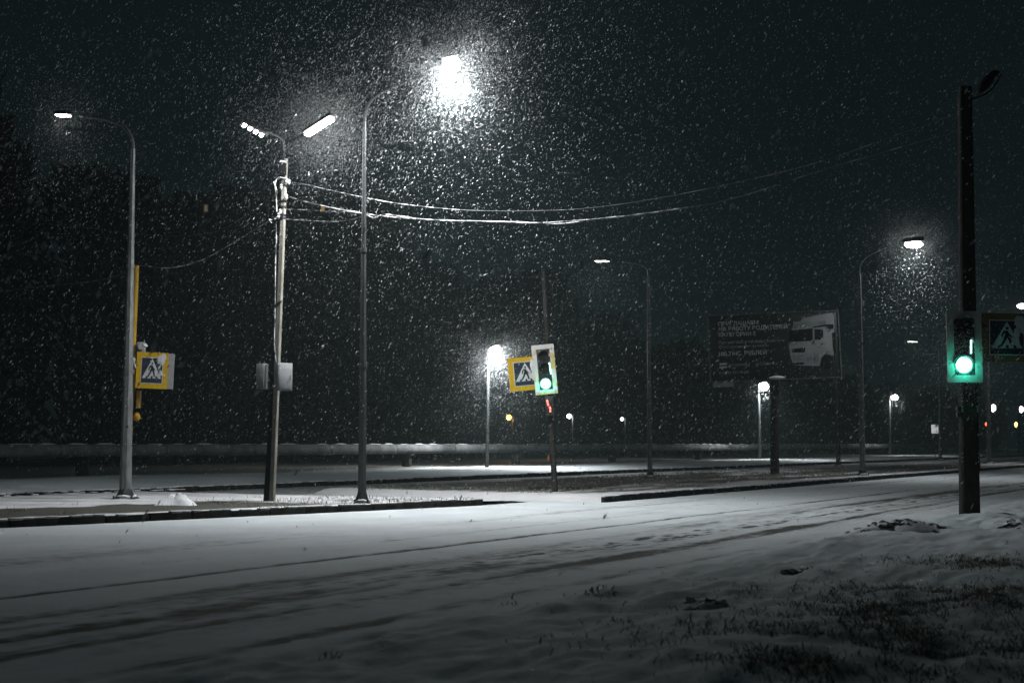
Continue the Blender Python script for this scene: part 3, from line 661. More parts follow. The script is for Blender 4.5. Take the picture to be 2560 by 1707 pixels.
# yellow post with crossing sign behind the left street lamp
B = G(317, 1243, .1); Y0 = B.y; t = thing('crossing_sign_post', B, 'yellow post behind the left street lamp carrying a yellow bordered crossing sign', 'sign post')
top = P(342, 664, Y0); obj('pole', MB().tube([lerp(B, top, k / 8) for k in range(9)], [.085 - .002 * k for k in range(9)], 12), M_YELPOLE, t)
crossing_sign(t, P(380, 926, Y0 - .35), .86, 1.02, math.radians(-2.0), math.radians(10), snow_seed=9)
mb = MB(); ex, ez = unit_axes(math.radians(-2)); mb.prism([(-.5, -.5), (.5, -.5), (.5, .5), (-.5, .5)], P(391, 927, Y0 - .02), ex, ez, .03); obj('back_plate', mb, M_GREYBOX, t)
mb = MB(); mb.tube([P(338, 910, Y0), P(380, 910, Y0 - .2)], .025, 6); mb.tube([P(338, 945, Y0), P(380, 945, Y0 - .2)], .025, 6); each('bracket', mb, M_DARKSTEEL, t)
mb = MB(); mb.bbox(P(353, 871, Y0 - .1), (.22, .2, .36), None, .03); mb.tube([P(353, 866, Y0 - .2), P(353, 866, Y0 - .36)], .09, 12); hd = obj('signal_head', mb, M_GREYBOX, t)
obj('snow_cap', MB().blob(P(356, 864, Y0 - .12), .13, 5, (1.2, .9, .45)), M_CLING, hd)
mb = MB(); mb.bbox(P(347, 998, Y0 - .1), (.10, .22, .50), None, .03); obj('side_signal', mb, M_YELPOLE, t)
mb = MB(); mb.blob(P(342, 1042, Y0 - .1), .11, 6, (1, .8, 1.1), amp=.08); mb.tube([P(337, 1042, Y0), P(342, 1042, Y0 - .1)], .03, 6); each('push_button', mb, M_YELPOLE, t)
mb = MB(); mb.blob(P(334, 900, Y0 - .12), .06, 8, (.8, .6, 2.6)); mb.blob(P(337, 915, Y0 - .12), .05, 9, (.7, .6, 2.0)); obj('stuck_snow', mb, M_CLING, t)

# near concrete pole on the right with its own signal and sign
B = G(2424, 1297, .03); Y0 = B.y; NP = thing('concrete_signal_pole', B, 'near thick concrete pole at right with a glowing green traffic light', 'traffic light', 'concrete poles')
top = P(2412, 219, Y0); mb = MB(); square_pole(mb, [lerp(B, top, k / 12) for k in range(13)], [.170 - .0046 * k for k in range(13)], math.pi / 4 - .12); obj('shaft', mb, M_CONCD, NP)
def np_(v): return lerp(B, top, (1297 - v) / (1297 - 219))
mb = MB()
for v in (325, 335, 1000, 1008, 1022, 1028, 1033, 1136, 1146, 1156): 
    c = np_(v); h = .170 - .055 * (1297 - v) / 1078 + .012; mb.box(c, (h * 2, h * 2, .035), Matrix.Rotation(-.12, 3, 'Z'))
each('clamp_band', mb, M_GREYBOX, NP)
signal(NP, P(2404, 868, Y0 - .30), .735, 1.49, 0.0, P(2410, 912, Y0 - .5), .168, (P(2428, 850, Y0 - .5), P(2428, 884, Y0 - .5)), yaw=0, watts=14, beam=6.0, tint=.12, snow=False, board=M_FROST)
crossing_sign(NP, P(2516, 844, Y0 - .15), 1.05, 1.03, math.radians(-1.2), math.radians(-4), border=M_YELSHADE, snow_seed=14)
mb = MB(); mb.tube([P(2420, 815, Y0 - .15), P(2500, 815, Y0 - .12)], .025, 6); mb.tube([P(2420, 880, Y0 - .15), P(2500, 880, Y0 - .12)], .025, 6); each('bracket', mb, M_DARKSTEEL, NP)
mb = MB(); mb.bbox(P(2397, 1022, Y0 - .1), (.09, .12, .12), None, .015); mb.bbox(P(2397, 1037, Y0 - .1), (.09, .12, .10), None, .015); each('push_button', mb, M_HOUSING, NP)
for pts in ([(2440, 955), (2448, 965), (2449, 985), (2443, 1010)], [(2441, 1110), (2448, 1150), (2449, 1175), (2442, 1185)]):
    obj('service_lead', MB().tube(curve_pts([P(u, v, Y0 - .1) for u, v in pts], 4), .014, 6), M_DARKSTEEL, NP)
mb = MB(); mb.blob(B + Vector((0, -.15, .02)), .2, 11, (1.1, .6, .5)); obj('snow_cap', mb, M_CLING, NP)
# unlit lamp head reaching from the pole behind, at the top right
mb = MB(); mb.tube(curve_pts([np_(228) + Vector((.1, .1, 0)), P(2470, 170, Y0 + .3), P(2530, 165, Y0 + .1), P(2492, 187, Y0 - .4)], 6)[12:], .03, 8); obj('lamp_arm', mb, M_DARKSTEEL, NP) if False else None
R = basis(Vector((-.55, -.5, -.55)))
hp = P(2466, 207, Y0 - .5); mb = MB(); mb.blob(hp, 1.0, 0, (.11, .13, .30), sub=3, amp=.05)
hv = [Vector(hp) + Matrix.Rotation(math.radians(38), 3, 'Y') @ (v - hp) for v in mb.v]; mb.v = hv
mb.tube(curve_pts([P(2474, 198, Y0 - .5), P(2486, 184, Y0 - .4), P(2497, 185, Y0 - .2), P(2496, 200, Y0), P(2470, 232, Y0), P(2424, 250, Y0)], 4), [.07] * 6 + [.045] * 5 + [.02] * 10, 8)
obj('unlit_lamp', mb, M_BLACK, NP)

# ------------------------------------------------------------------ overhead cables
def cable(label, px, Ys, r, mat, group='overhead cables', bare_from=None, seed=0):
    pts = [P(u, v, Ya) for (u, v), Ya in zip(px, Ys)]; cp = curve_pts(pts, 8); rr = random.Random(seed); n = len(cp)
    rad = [r * (.65 + .7 * rr.random()) for _ in cp]
    if bare_from is None: return solo('overhead_cable', MB().tube(cp, rad, 6), mat, label, 'cable', group)
    k = int(n * bare_from); t = thing('overhead_cable', cp[0], label, 'cable', group)
    rad = [q if i < k - 6 else max(q * max(0, (k - i) / 6), r * .95) for i, q in enumerate(rad)]
    obj('snowy_span', MB().tube(cp[:k + 1], rad[:k + 1], 6), mat, t); obj('bare_span', MB().tube(cp[k:], [r * .95] * (n - k), 6), M_CABLED, t)
cable('thick snow covered cable from the leaning square pole to the near right pole', [(716, 490), (790, 512), (900, 533), (1000, 545), (1120, 552), (1250, 555), (1340, 558), (1480, 549), (1640, 531), (1830, 497), (2060, 424), (2240, 372), (2396, 328)],
      np.linspace(37.4, 29.4, 13), .017, M_CABLE, bare_from=.72, seed=1)
cable('second strand twisted round the thick snow covered cable', [(760, 503), (830, 520), (905, 533), (935, 545), (965, 537), (1060, 549), (1180, 553), (1300, 556), (1400, 560), (1500, 547), (1600, 537), (1720, 519)],
      np.linspace(37.2, 33, 12), .018, M_CABLE, seed=2)
cable('upper cable sagging between the square concrete pole and the top of the near right pole', [(722, 456), (757, 460), (830, 477), (910, 494), (1000, 510), (1150, 525), (1300, 528), (1460, 522), (1640, 497), (1850, 455), (2050, 405), (2250, 335), (2396, 283)],
      np.linspace(37.4, 29.4, 13), .0125, M_CABLE, bare_from=.42, seed=3)
cable('thin level wire running right from the square concrete pole', [(712, 523), (760, 525), (830, 529), (905, 531)], [37.4, 37.2, 36.9, 36.4], .010, M_CABLE, seed=4)
cable('thin drooping wire below the level wire between the two left poles', [(708, 548), (780, 552), (840, 554), (880, 549), (905, 541)], [37.4, 37.2, 36.9, 36.6, 36.4], .011, M_CABLE, seed=5)
cable('sagging wire from the yellow post top up to the square concrete pole', [(343, 664), (372, 666), (415, 670), (465, 663), (520, 643), (590, 603), (650, 566), (700, 537)], np.linspace(40.7, 37.5, 8), .014, M_CABLE, seed=6)
cable('faint dark wire rising from the left picture edge to the square concrete pole', [(-60, 560), (60, 556), (220, 570), (400, 590), (540, 578), (640, 520), (700, 470)], np.linspace(60, 37.5, 7), .012, M_CABLED, seed=7)
cable('faint dark wire low at the left picture edge behind the yellow post', [(-60, 735), (120, 715), (240, 702), (336, 676)], [46, 44, 42.5, 40.7], .012, M_CABLED, seed=8)
cable('faint dark wire crossing behind the top of the leaning traffic light', [(1240, 660), (1300, 688), (1355, 697), (1420, 714), (1520, 748), (1622, 770), (1700, 785)], np.linspace(50, 64, 7), .014, M_CABLED, seed=9)

# ------------------------------------------------------------------ pipeline on concrete supports
t = thing('pipeline', XYZ(60, -44, .2), 'long grey heating pipe on concrete supports running across behind the road', 'pipeline')
s0, s1 = 5.0, 215.0
R_P = .27; tz = EYE - R_P
pp = [XYZ(s, -44, tz) for s in np.arange(s0, s1, 3.0)]
obj('pipe', MB().tube(pp, R_P, 20), M_PIPE, t)
mb = MB()
for s in np.arange(s0 + 4, s1 - 3, 6.0): mb.tube([XYZ(s - .05, -44, tz), XYZ(s + .05, -44, tz)], R_P + .014, 20)
each('joint_band', mb, M_STEEL, t)
sn = MB(); rr_ = random.Random(4)
for s in np.arange(s0, s1 - 3, 1.5):
    if rr_.random() < .8:
        a, b = XYZ(s, -44, tz + R_P - .015), XYZ(s + 1.5 * rr_.uniform(.6, 1.0), -44, tz + R_P - .015); w_ = rr_.uniform(.035, .07); sn.tube([a, lerp(a, b, .3), lerp(a, b, .7), b], [.012, w_, w_ * .9, .012], 7)
each('snow_cap', sn, M_CLING, t)
for u in (206, 1017, 1290, 1530, 1745, 1990):
    k = ray(u, HOR + 40); # ground crossing of this column with t = -44
    a = k.x / k.y; Yp = -44 / (a * RN[0] + RN[1]); c = Vector((a * Yp, Yp, .0)); mb = MB()
    mb.bbox(c + Vector((0, 0, .45)), (.30, .5, 1.1), Matrix.Rotation(math.radians(60), 3, 'Z'), .02); mb.bbox(c + Vector((0, 0, tz - R_P - .06)), (.36, .8, .1), Matrix.Rotation(math.radians(60), 3, 'Z'), .02)
    obj('support', mb, M_CONCD, t)

# ------------------------------------------------------------------ billboard
Yb = G(1937, 1187, .1).y; B = G(1937, 1187, .1); BB = thing('billboard', B, 'dark roadside billboard on one column advertising for truck drivers', 'billboard')
broll = math.radians(2.2); bex, bez = unit_axes(broll)
pc = P(1935, 866, Yb - .25); bw, bh = 6.35, 3.2
panel = obj('panel', MB().bbox(pc, (bw, .22, bh), Matrix.Rotation(-broll, 3, 'Y'), .02), M_PANEL, BB)
obj('frame', MB().frame(bw + .12, bh + .12, .07, pc + Vector((0, -.10, 0)), bex, bez, .035), M_STEEL, BB)
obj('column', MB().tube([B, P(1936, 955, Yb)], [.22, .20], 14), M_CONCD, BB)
mb = MB(); mb.box(P(1936, 950, Yb), (1.6, .3, .16)); mb.box(P(1936, 870, Yb), (.3, .18, 2.8)); each('bracket', mb, M_DARKSTEEL, BB)
mb = MB(); mb.blob(P(1942, 944, Yb - .42), .3, 4, (1.4, .6, .28)); obj('snow_cap', mb, M_CLING, BB)
mb = MB(); mb.prism([(-.5, -.12), (.5, -.12), (.5, .12), (-.5, .12)], P(1808, 961, Yb - .3), *unit_axes(broll), .02); mb.box(P(1784, 957, Yb - .3), (.04, .05, .4)); obj('owner_plate', mb, M_LETTERD, BB)
FY = Yb - .25 - .11
def cpx(x, y): return 1750 + x / 6.357, 760 + y / 6.357           # the close look at the board was taken at this scale
def bp(x, y, d=0.0): u, v = cpx(x, y); return P(u, v, FY - d)
def art(name, poly, mat, d, th=.004, label=None):
    pts = [bp(x, y, d) for x, y in poly]; mb = MB(); k = len(pts); n = Vector((0, -th, 0))
    mb.add(pts + [p + n for p in pts], [tuple(range(k)), tuple(range(2 * k - 1, k - 1, -1))] + [(i, (i + 1) % k, k + (i + 1) % k, k + i) for i in range(k)])
    return obj(name, mb, mat, panel, label, smooth=False)
def text(s, x0, y0, x1, h, mat, bold=.0):
    """one line of lettering, flat on the board, from (x0,y0 baseline) to x1"""
    cu = bpy.data.curves.new('lettering', 'FONT'); cu.body = s; cu.size = 1; cu.extrude = .002; cu.offset = bold; cu.fill_mode = 'BOTH'
    tmp = bpy.data.objects.new('tmp', cu); COL.objects.link(tmp); dg = bpy.context.evaluated_depsgraph_get()
    me = bpy.data.meshes.new_from_object(tmp.evaluated_get(dg)); bpy.data.objects.remove(tmp)
    xs = [v.co.x for v in me.vertices]; ys = [v.co.y for v in me.vertices]
    if not xs: return
    a, b = bp(x0, y0, .004), bp(x1, y0 - (x1 - x0) * math.tan(broll), .004); wid = (b - a).length; hh = h / 6.357 * FY / F
    capm = 0.73
    sx = wid / max(1e-6, (max(xs) - min(xs))); sz = hh / capm; mn = min(xs); ex = (b - a).normalized(); ez = bez; loc = ROOT[panel.name]
    for v in me.vertices:
        q = a + ex * ((v.co.x - mn) * sx) + ez * (v.co.y * sz) + Vector((0, -1, 0)) * (v.co.z + .003); v.co = q - loc
    me.name = 'lettering'; me.materials.clear(); me.materials.append(mat); o = bpy.data.objects.new('lettering', me); COL.objects.link(o); o.parent = panel
text('ПРИГЛАШАЕМ', 295, 345, 925, 62, M_LETTER, .012)
text('НА РАБОТУ ВОДИТЕЛЕЙ', 300, 430, 1390, 66, M_LETTER, .012)
text('КАТЕГОРИИ Е', 300, 520, 890, 62, M_LETTER, .012)
text('При успешном трудоустройстве', 300, 635, 1315, 46, M_LETTERD)
text('Стимулирующие выплаты', 300, 705, 1090, 42, M_LETTERD)
text('100 ТЫС. РУБЛЕЙ', 305, 825, 1060, 66, M_LETTER, .012)
text('из салонов', 470, 985, 785, 40, M_LETTERD)
text('автобизнес.рф', 885, 975, 1275, 46, M_LETTERD)
text('8 (922) 331-12-00', 305, 1115, 775, 44, M_LETTERD)
art('emblem', [(308, 942), (430, 934), (430, 960), (308, 968)], M_LETTER, .002)
art('emblem', [(308, 968), (430, 960), (430, 988), (308, 996)], paint('emblem_grey', (.10, .11, .13), (.08, .09, .1)), .002)
art('emblem', [(308, 996), (430, 988), (430, 1012), (308, 1018)], M_LETTER, .002)
art('printed_truck', [(1410, 625), (1455, 395), (1495, 285), (1590, 272), (1650, 222), (1850, 180), (2100, 140), (2130, 190), (2140, 700), (2125, 810), (2090, 830), (2010, 790), (1930, 850), (1900, 985), (1660, 980), (1480, 970), (1430, 800)], M_TRUCK, .002)
art('printed_roof_shade', [(1458, 390), (1495, 290), (1640, 262), (1800, 290), (2000, 262), (2010, 330), (1800, 355)], M_TRUCKG, .007)
art('printed_windscreen', [(1440, 418), (1790, 385), (1795, 560), (1770, 582), (1420, 602)], M_BLACK, .007)
art('printed_side_window', [(1822, 396), (1940, 405), (1958, 425), (1955, 540), (1930, 566), (1820, 562)], M_BLACK, .007)
art('printed_mirror', [(2005, 325), (2110, 318), (2125, 340), (2120, 395), (2010, 390), (2003, 350), (1800, 372), (1800, 358)], M_BLACK, .011)
art('printed_grille', [(1466, 715), (1660, 690), (1672, 700), (1668, 755), (1655, 764), (1480, 768), (1466, 755)], M_BLACK, .007)
art('printed_grille', [(1480, 810), (1655, 800), (1655, 880), (1480, 890)], M_TRUCKG, .007)
art('printed_grille', [(1480, 932), (1650, 925), (1650, 955), (1485, 962)], M_BLACK, .007)
art('printed_headlight', [(1700, 835), (1790, 828), (1790, 890), (1700, 900)], M_TRUCKG, .007)
art('printed_step', [(1815, 790), (1885, 785), (1890, 920), (1815, 930)], M_TRUCKG, .007)
art('printed_handle', [(1870, 680), (1930, 672), (1930, 690), (1875, 692)], paint('printed_amber', (.25, .17, .04), (.2, .14, .04)), .007)
art('printed_wheel', [(2020 + 98 * math.cos(k * .35), 905 + 112 * math.sin(k * .35)) for k in range(18)], M_BLACK, .012)
art('printed_trailer', [(2105, 455), (2150, 440), (2160, 850), (2115, 690)], M_BLACK, .012)

# ------------------------------------------------------------------ snow piles, clods
def heap(name, c, rx, ry, h, label, cat, mat, seed, nb=26, amp=.3):
    t_ = MB(); rr = random.Random(seed)
    nseg, nr = 26, 9; vs, fs = [], []
    for i in range(nr + 1):
        f = i / nr
        for j in range(nseg):
            a = 2 * math.pi * j / nseg; w = 1 + .18 * math.sin(3 * a + seed) + .1 * math.sin(5 * a + 2 * seed)
            z = h * (1 - f ** 2) ** 1.3 * (1 + amp * (rr.random() - .5)) * (1 + .25 * math.sin(2 * a + seed) * f); vs.append(Vector(c) + Vector((rx * f * w * math.cos(a), ry * f * w * math.sin(a), z - .02 * f)))
    for i in range(nr):
        for j in range(nseg): fs.append((i * nseg + j, i * nseg + (j + 1) % nseg, (i + 1) * nseg + (j + 1) % nseg, (i + 1) * nseg + j))
    t_.add(vs, fs); root = thing(name, c, label, cat); obj('mound', t_, M_CLING, root)
    if nb:
        q = MB()
        for k in range(nb):
            a, f = rr.uniform(0, 6.28), rr.uniform(.1, 1.0) ** .7; r = rr.uniform(.03, .09); q.blob(Vector(c) + Vector((rx * f * math.cos(a), ry * f * math.sin(a), h * (1 - f ** 1.6) - r * .15)), r, seed * 50 + k, (1.3, 1.0, .6), sub=2, amp=.45)
        each('clod', q, mat, root)
heap('snow_pile', G(440, 1262, .12), .55, .45, .27, 'rounded white snow pile on the median between the left lamp and the square pole', 'snow pile', M_CLING, 3, nb=0, amp=.35)
heap('clod_heap', G(2262, 1335, .06), 1.0, .55, .24, 'ridge of dark frozen clods dusted with snow left of the near concrete pole', 'heap', M_CLOD, 5, nb=46)
heap('clod_heap', G(2556, 1318, .06), .5, .4, .14, 'small dark clod heap at the right picture edge beside the near concrete pole', 'heap', M_CLOD, 8, nb=16)
heap('clod_heap', G(2010, 1432, .05), .22, .15, .05, 'small dark lump of soil in the verge snow below the clod ridge', 'heap', M_CLOD, 12, nb=9)
heap('clod_heap', G(1765, 1520, .06), .40, .22, .06, 'low snow dusted hump of clods on the near verge, centre right', 'heap', M_CLOD, 15, nb=9)

# ------------------------------------------------------------------ dry stalks and grass
def stalk(px, h_px, lean, label, twigs=2):
    g = G(px[0], px[1], .06); k = g.y / F; hp = h_px * k; mb = MB(); rr = random.Random(px[0])
    pts = [g + Vector((lean * hp * f ** 1.5, 0, hp * f)) + Vector((rr.uniform(-1, 1), rr.uniform(-1, 1), 0)) * hp * .03 for f in np.linspace(-.1, 1, 7)]
    mb.tube(pts, [.008, .008, .007, .006, .006, .005, .003], 6)
    for j in range(twigs):
        p = pts[2 + j]; d = Vector((rr.uniform(-1, 1), rr.uniform(-.5, .5), .7)) * hp * .3; mb.tube([p, p + d * .5 + Vector((0, 0, .01)), p + d], [.005, .004, .003], 5)
    solo('dry_stalk', mb, M_GRASS, label, 'dry weed', 'dry stalks in the verge snow')
stalk((1719, 1588), 58, .2, 'dry forked stalk on the near verge below the hump of clods', 3)
stalk((1586, 1608), 42, .35, 'leaning dry stalk in the verge snow at bottom centre', 1)
stalk((2206, 1415), 34, .5, 'slanted dry stalk right of the small dark soil lump', 1)
stalk((2056, 1357), 16, .6, 'short bent stalk in the snow left of the clod ridge', 2)
stalk((1280, 1500), 18, .2, 'short upright stalk at the road edge in the middle of the verge', 1)
stalk((1985, 1488), 22, -.3, 'short stalk pair on the snow above the grass patch', 2)

def blades(name, pts, h0, h1, mat, seed, w=.006):
    """many thin bent blades, each two quads, in one mesh"""
    r = np.random.default_rng(seed); n = len(pts); h = r.uniform(h0, h1, n); az = r.uniform(0, 6.283, n); ln = r.uniform(.2, 2.2, n)
    d = np.stack([np.cos(az), np.sin(az), np.zeros(n)], 1); sd = np.stack([-np.sin(az + .7), np.cos(az + .7), np.zeros(n)], 1) * (w * r.uniform(.6, 1.5, n))[:, None]
    upv = np.array((0, 0, 1.0)); p0 = pts; p1 = pts + d * (h * ln * .35)[:, None] + upv * (h * .62)[:, None]; p2 = pts + d * (h * ln * 1.0)[:, None] + upv * (h * (1 - .38 * ln))[:, None]
    co = np.stack([p0 - sd, p0 + sd, p1 + sd * .8, p1 - sd * .8, p2], 1).reshape(-1, 3); b = np.arange(n) * 5
    f4 = np.stack([b, b + 1, b + 2, b + 3], 1); f3 = np.stack([b + 3, b + 2, b + 4], 1)
    me = bpy.data.meshes.new(name); me.from_pydata(co.tolist(), [], f4.tolist() + f3.tolist()); me.materials.append(mat)
    o = bpy.data.objects.new(name, me); COL.objects.link(o); o['kind'] = 'stuff'; return o
def on_verge(n, seed, keep):
    r = np.random.default_rng(seed); X = r.uniform(-4, 14, n); Y = r.uniform(7, 38, n) if seed % 2 else 7 + 12 * r.random(n) ** 1.3
    S, T = ST((X, Y)); k = (T > T_EDGE + .1) & keep(X, Y, S, T, r); X, Y, S, T = X[k], Y[k], S[k], T[k]
    return np.stack([X, Y, verge_z(S, T) - .01], 1)
g1 = on_verge(260000, 2, lambda X, Y, S, T, r: (grass_d(X, Y) * sstep(.42, .66, fbm(S * 1.3, T * 1.6, 60) * .5 + fbm(S * 4, T * 4.5, 61, 3) * .5 + .1 * grass_d(X, Y)) > r.random(len(X)) * .9))
g1 = g1[:48000]
o = blades('dry_grass', g1, .015, .095, M_GRASS, 4, .0042); o['label'] = 'dark dry grass poking through the snow at bottom right'
g2 = on_verge(90000, 4, lambda X, Y, S, T, r: (noise(S * 2.2, T * 2.2, 77) > .93))[:1500]
o = blades('sparse_grass', g2, .02, .09, M_GRASS, 6); o['label'] = 'sparse grass tips sticking out of the verge snow'
r_ = np.random.default_rng(12); ss = r_.uniform(14, 31, 9000); tt = kerb_t(ss) - .3 - 6 * r_.random(9000) ** 1.6
kp = (noise(ss * 1.7, tt * 2.0, 78) > .80) | ((np.exp(-((ss - 29.0) / 2.2) ** 2) > r_.random(9000)) & (tt > -23.3)); ss, tt = ss[kp][:1300], tt[kp][:1300]
X, Y = XY(ss, tt); o = blades('median_weeds', np.stack([X, Y, medl_z(ss, tt) - .01], 1), .03, .16, M_GRASS, 8, .006); o['label'] = 'thin dry weeds standing in the median snow'
r_ = np.random.default_rng(13); ss = r_.uniform(36, 80, 16000); tt = r_.uniform(-27.5, -18.2, 16000); kp = noise(ss * .8, tt * 1.4, 79) > .55; ss, tt = ss[kp][:6000], tt[kp][:6000]
X, Y = XY(ss, tt); o = blades('median_weeds', np.stack([X, Y, medr_z(ss, tt) - .01], 1), .04, .16, M_GRASS, 9, .012); o['label'] = 'dull matted grass on the median beyond the crossing'

# ------------------------------------------------------------------ apartment block and bare trees behind the pipe
Yw = 118.0
bl = P(430, 1110, Yw); br = P(1000, 1110, Yw); hgt = P(700, 492, Yw).z
AB = thing('apartment_block', Vector(((bl.x + br.x) / 2, Yw + 6, 0)), 'dark apartment block hidden behind bare trees with two lit yellow windows', 'building')
mb = MB(); mb.box(((bl.x + br.x) / 2, Yw + 6, hgt / 2), (br.x - bl.x, 12, hgt)); obj('wall', mb, M_FACADE, AB)
mb = MB(); mb.box(((bl.x + br.x) / 2, Yw + 6, hgt + .2), (br.x - bl.x + .6, 12.6, .4)); obj('roof', mb, M_FACADE, AB)
def win(u, v, mat, w=.9, h=1.3):
    c = P(u, v, Yw - .02); f = obj('window', MB().frame(w + .2, h + .2, .1, c, Vector((1, 0, 0)), Vector((0, 0, 1)), .05), M_GREYBOX, AB)
    obj('pane', MB().prism([(-w / 2, -h / 2), (w / 2, -h / 2), (w / 2, h / 2), (-w / 2, h / 2)], c, Vector((1, 0, 0)), Vector((0, 0, 1)), .015), mat, f)
win(807, 522, E_WIN, .28, .5); win(515, 521, E_WINDIM, .28, .6)
for v in (522, 612, 702, 792, 882):
    for u in range(470, 980, 73):
        if v == 522 and (abs(u - 807) < 40 or abs(u - 515) < 40): continue
        win(u, v, M_GLASSD, 1.1, 1.3)
# the woods: bare crowns along the road, so far off that they read as one mass
WP = [P(807, 522, 100), P(515, 521, 100)]
def woods():
    r = np.random.default_rng(21); Vs, Fs, base = [], [], 0
    for s in np.arange(-12, 330, 4.2):
        for row in range(2 if s < 160 else 1):
            t_ = -60 - row * 7 - r.uniform(0, 5); s_ = s + r.uniform(-2, 2); x, y = XY(s_, t_)
            H = 18.6 - 7.5 * np.clip((s_ - 55) / 130, 0, 1) + r.uniform(-2.2, 1.6); 
            if s_ < 70: H = 18.2 + 2.2 * math.sin(s_ * .17 + .5) + r.uniform(-1, 1)
            n = 900 if s < 120 else 420
            u = r.random(n) ** .8; cr = 3.6 * np.sqrt(np.clip(1.05 - np.abs(u - .45) * 1.5, .05, 1)); a = r.uniform(0, 6.283, n); q = np.sqrt(r.random(n)) * cr
            p = np.stack([x + q * np.cos(a), y + q * np.sin(a), .6 + u * H], 1)
            # a clump of twigs: a slim crossed pair of triangles
            L_ = r.uniform(.35, 1.1, n)[:, None]; d = np.stack([np.cos(a) * .7, np.sin(a) * .7, r.uniform(.2, 1.3, n)], 1); d /= np.linalg.norm(d, axis=1)[:, None]
            e = np.cross(d, r.normal(size=(n, 3))); e /= np.linalg.norm(e, axis=1)[:, None]; e *= r.uniform(.10, .30, n)[:, None]; g = np.cross(d, e)
            V = np.concatenate([p - d * L_ * .3 - e, p - d * L_ * .3 + e, p + d * L_, p - g, p + g, p + d * L_ * .8 + e * .5], 0)
            keep = np.ones(n, bool)
            for wpt in WP:
                k = p[:, 1] / wpt.y; keep &= ~((np.abs(p[:, 0] - wpt.x * k) < .9) & (np.abs(p[:, 2] - (EYE + (wpt.z - EYE) * k)) < 1.1))
            i = np.arange(n)[keep]; Fs.append(np.concatenate([np.stack([i, i + n, i + 2 * n], 1), np.stack([i + 3 * n, i + 4 * n, i + 5 * n], 1)], 0) + base); Vs.append(V); base += 6 * n
            # trunk
            k = 6; an = np.arange(k) * 6.283 / k
            lo = np.stack([x + .28 * np.cos(an), y + .28 * np.sin(an), np.full(k, -.2)], 1); hi = np.stack([x + .08 * np.cos(an), y + .08 * np.sin(an), np.full(k, H * .85)], 1)
            j = np.arange(k); Fs.append(np.concatenate([np.stack([j, (j + 1) % k, k + j], 1), np.stack([(j + 1) % k, k + (j + 1) % k, k + j], 1)], 0) + base); Vs.append(np.concatenate([lo, hi], 0)); base += 2 * k
    V = np.concatenate(Vs); Fc = np.concatenate(Fs).astype(np.int32)
    return V, Fc
def fast_mesh(name, V, Fc, mat):
    me = bpy.data.meshes.new(name); me.vertices.add(len(V)); me.vertices.foreach_set('co', V.astype(np.float32).ravel())
    me.loops.add(Fc.size); me.loops.foreach_set('vertex_index', Fc.astype(np.int32).ravel()); me.polygons.add(len(Fc)); me.polygons.foreach_set('loop_start', np.arange(0, Fc.size, 3, dtype=np.int32))
    me.update(calc_edges=True); me.materials.append(mat); o = bpy.data.objects.new(name, me); COL.objects.link(o); return o
V, Fc = woods(); o = fast_mesh('distant_woods', V, Fc, M_WOOD); o['kind'] = 'stuff'; o['label'] = 'dark mass of bare trees beyond the pipeline'

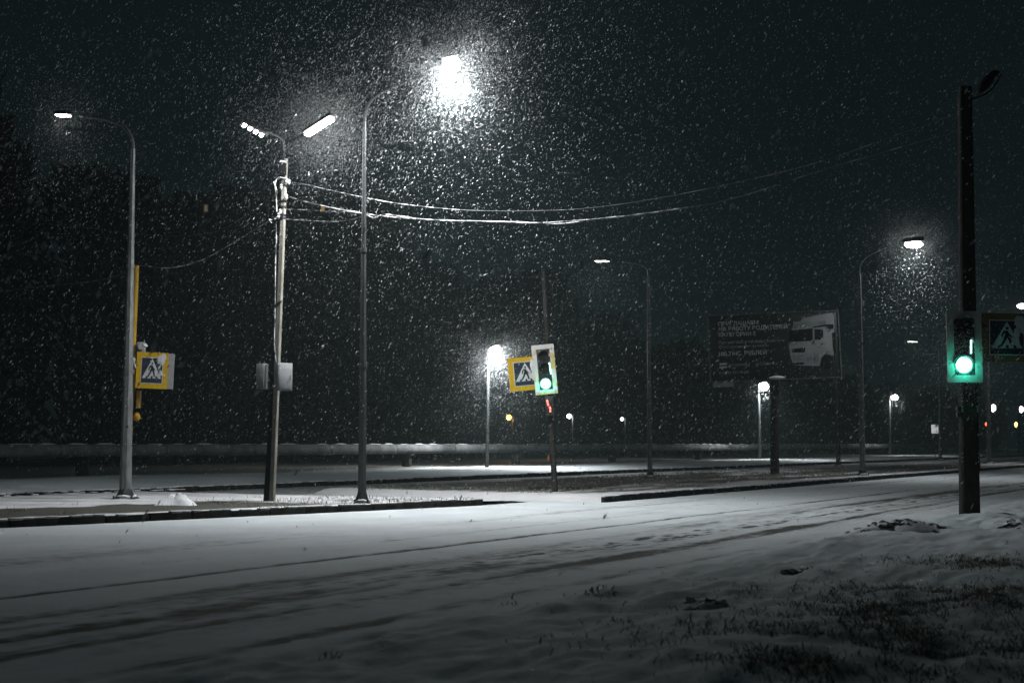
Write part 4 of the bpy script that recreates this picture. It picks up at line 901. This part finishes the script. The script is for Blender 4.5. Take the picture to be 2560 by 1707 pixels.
# ------------------------------------------------------------------ falling snow
def snowfall():
    r = np.random.default_rng(5)
    def around(c, n, rad):
        q = r.normal(size=(n, 3)) * rad / 1.7; return np.array(c)[None, :] + q
    def region(n, x0, x1, y0, y1, z0, z1): return np.stack([r.uniform(x0, x1, n), r.uniform(y0, y1, n), r.uniform(z0, z1, n)], 1)
    pts = [region(70000, -22, 20, 10, 50, .05, 17), region(1500, -6, 6, 5, 10, .6, 6), region(32000, -26, 42, 50, 95, .05, 20)]
    pts.append(around(P(1125, 200, 35), 15000, 5.5)); pts.append(around(P(800, 340, 37), 5000, 3.0)); pts.append(around(P(1236, 882, 77), 7000, 4.0))
    pts.append(around(P(2412, 905, 28.1), 260, .9)); pts.append(around(P(2290, 660, 66), 4000, 3.2)); pts.append(around(P(150, 330, 40), 2500, 2.6)); pts.append(around(P(1490, 680, 65), 1500, 2.2))
    nf0 = sum(len(q) for q in pts)
    for c, n_, rad in ((P(1125, 160, 34.2), 21000, 1.6), (P(1238, 884, 77.4), 26000, 2.2), (P(798, 318, 35.9), 24000, 1.1), (P(2283, 600, 66.7), 12000, 1.5), (P(1906, 958, 117.5), 9000, 1.5), (P(2235, 987, 159.5), 9000, 1.9), (P(1125, 160, 34.2), 1500, .55), (P(1238, 882, 77.4), 2500, .8), (P(2412, 908, 27.95), 5000, .62), (P(160, 288, 38.5), 2500, .9), (P(632, 325, 36.5), 2500, .8), (P(2556, 759, 105), 5000, 1.8)): pts.append(around(c, n_, rad))  # fine flakes added round the lamps, packed dense to imitate their glow
    p = np.concatenate(pts); fine = np.arange(len(p)) >= nf0; kk = (p[:, 2] > .05) & (p[:, 1] > 4) & ((p[:, 2] > 1.7) | (p[:, 1] > 34) | (r.random(len(p)) < .12)); p, fine = p[kk], fine[kk]; n = len(p)
    size = np.clip(r.lognormal(math.log(.0070), .42, n), .003, .017); 
    ax = np.array((.50, -.15, .82)) + r.normal(size=(n, 3)) * .22; ax /= np.linalg.norm(ax, axis=1)[:, None]       # wind-blown clumps lie along the fall
    a = np.cross(ax, r.normal(size=(n, 3))); a /= np.linalg.norm(a, axis=1)[:, None]; b = np.cross(ax, a)
    el = r.uniform(1.2, 4.0, n); size[fine] = r.uniform(.0026, .0044, int(fine.sum()))
    A = a * size[:, None]; Bv = b * (size * r.uniform(.5, 1, n))[:, None]; C = ax * (size * el)[:, None]
    j = lambda: 1 + .35 * r.uniform(-1, 1, n)[:, None]
    V = np.concatenate([p + A * j(), p - A * j(), p + Bv * j(), p - Bv * j(), p + C * j(), p - C * j()], 0); i = np.arange(n)
    k = [i + q * n for q in range(6)]
    tri = [(0, 2, 4), (2, 1, 4), (1, 3, 4), (3, 0, 4), (2, 0, 5), (1, 2, 5), (3, 1, 5), (0, 3, 5)]
    Fc = np.concatenate([np.stack([k[x], k[y], k[z]], 1) for x, y, z in tri], 0)
    return V, Fc
m = bpy.data.materials.new('snowflake'); m.use_nodes = True; nt = m.node_tree; nt.nodes.clear(); MATS['snowflake'] = m
out = nt.nodes.new('ShaderNodeOutputMaterial'); mx = nt.nodes.new('ShaderNodeMixShader'); df = nt.nodes.new('ShaderNodeBsdfDiffuse'); tr = nt.nodes.new('ShaderNodeBsdfTranslucent')
df.inputs['Color'].default_value = (.92, .93, .95, 1); tr.inputs['Color'].default_value = (.92, .93, .95, 1); mx.inputs[0].default_value = .5
nt.links.new(df.outputs[0], mx.inputs[1]); nt.links.new(tr.outputs[0], mx.inputs[2]); nt.links.new(mx.outputs[0], out.inputs[0])
V, Fc = snowfall(); o = fast_mesh('snowfall', V, Fc, m); o['kind'] = 'stuff'; o['label'] = 'snowflakes falling through the lamp light, with fine clouds added round lamps as glow'

# ------------------------------------------------------------------ haze
m = bpy.data.materials.new('haze_air'); m.use_nodes = True; nt = m.node_tree; nt.nodes.clear()
out = nt.nodes.new('ShaderNodeOutputMaterial'); v = nt.nodes.new('ShaderNodeVolumePrincipled'); v.inputs['Density'].default_value = HAZE_DENSITY
v.inputs['Color'].default_value = (.72, .93, .95, 1); v.inputs['Anisotropy'].default_value = 0.0; nt.links.new(v.outputs[0], out.inputs['Volume'])
mb = MB(); mb.box((60, 195, 11.5), (520, 480, 25.0)); o = obj('haze', mb, m, smooth=False); o['kind'] = 'stuff'; o.display_type = 'WIRE'
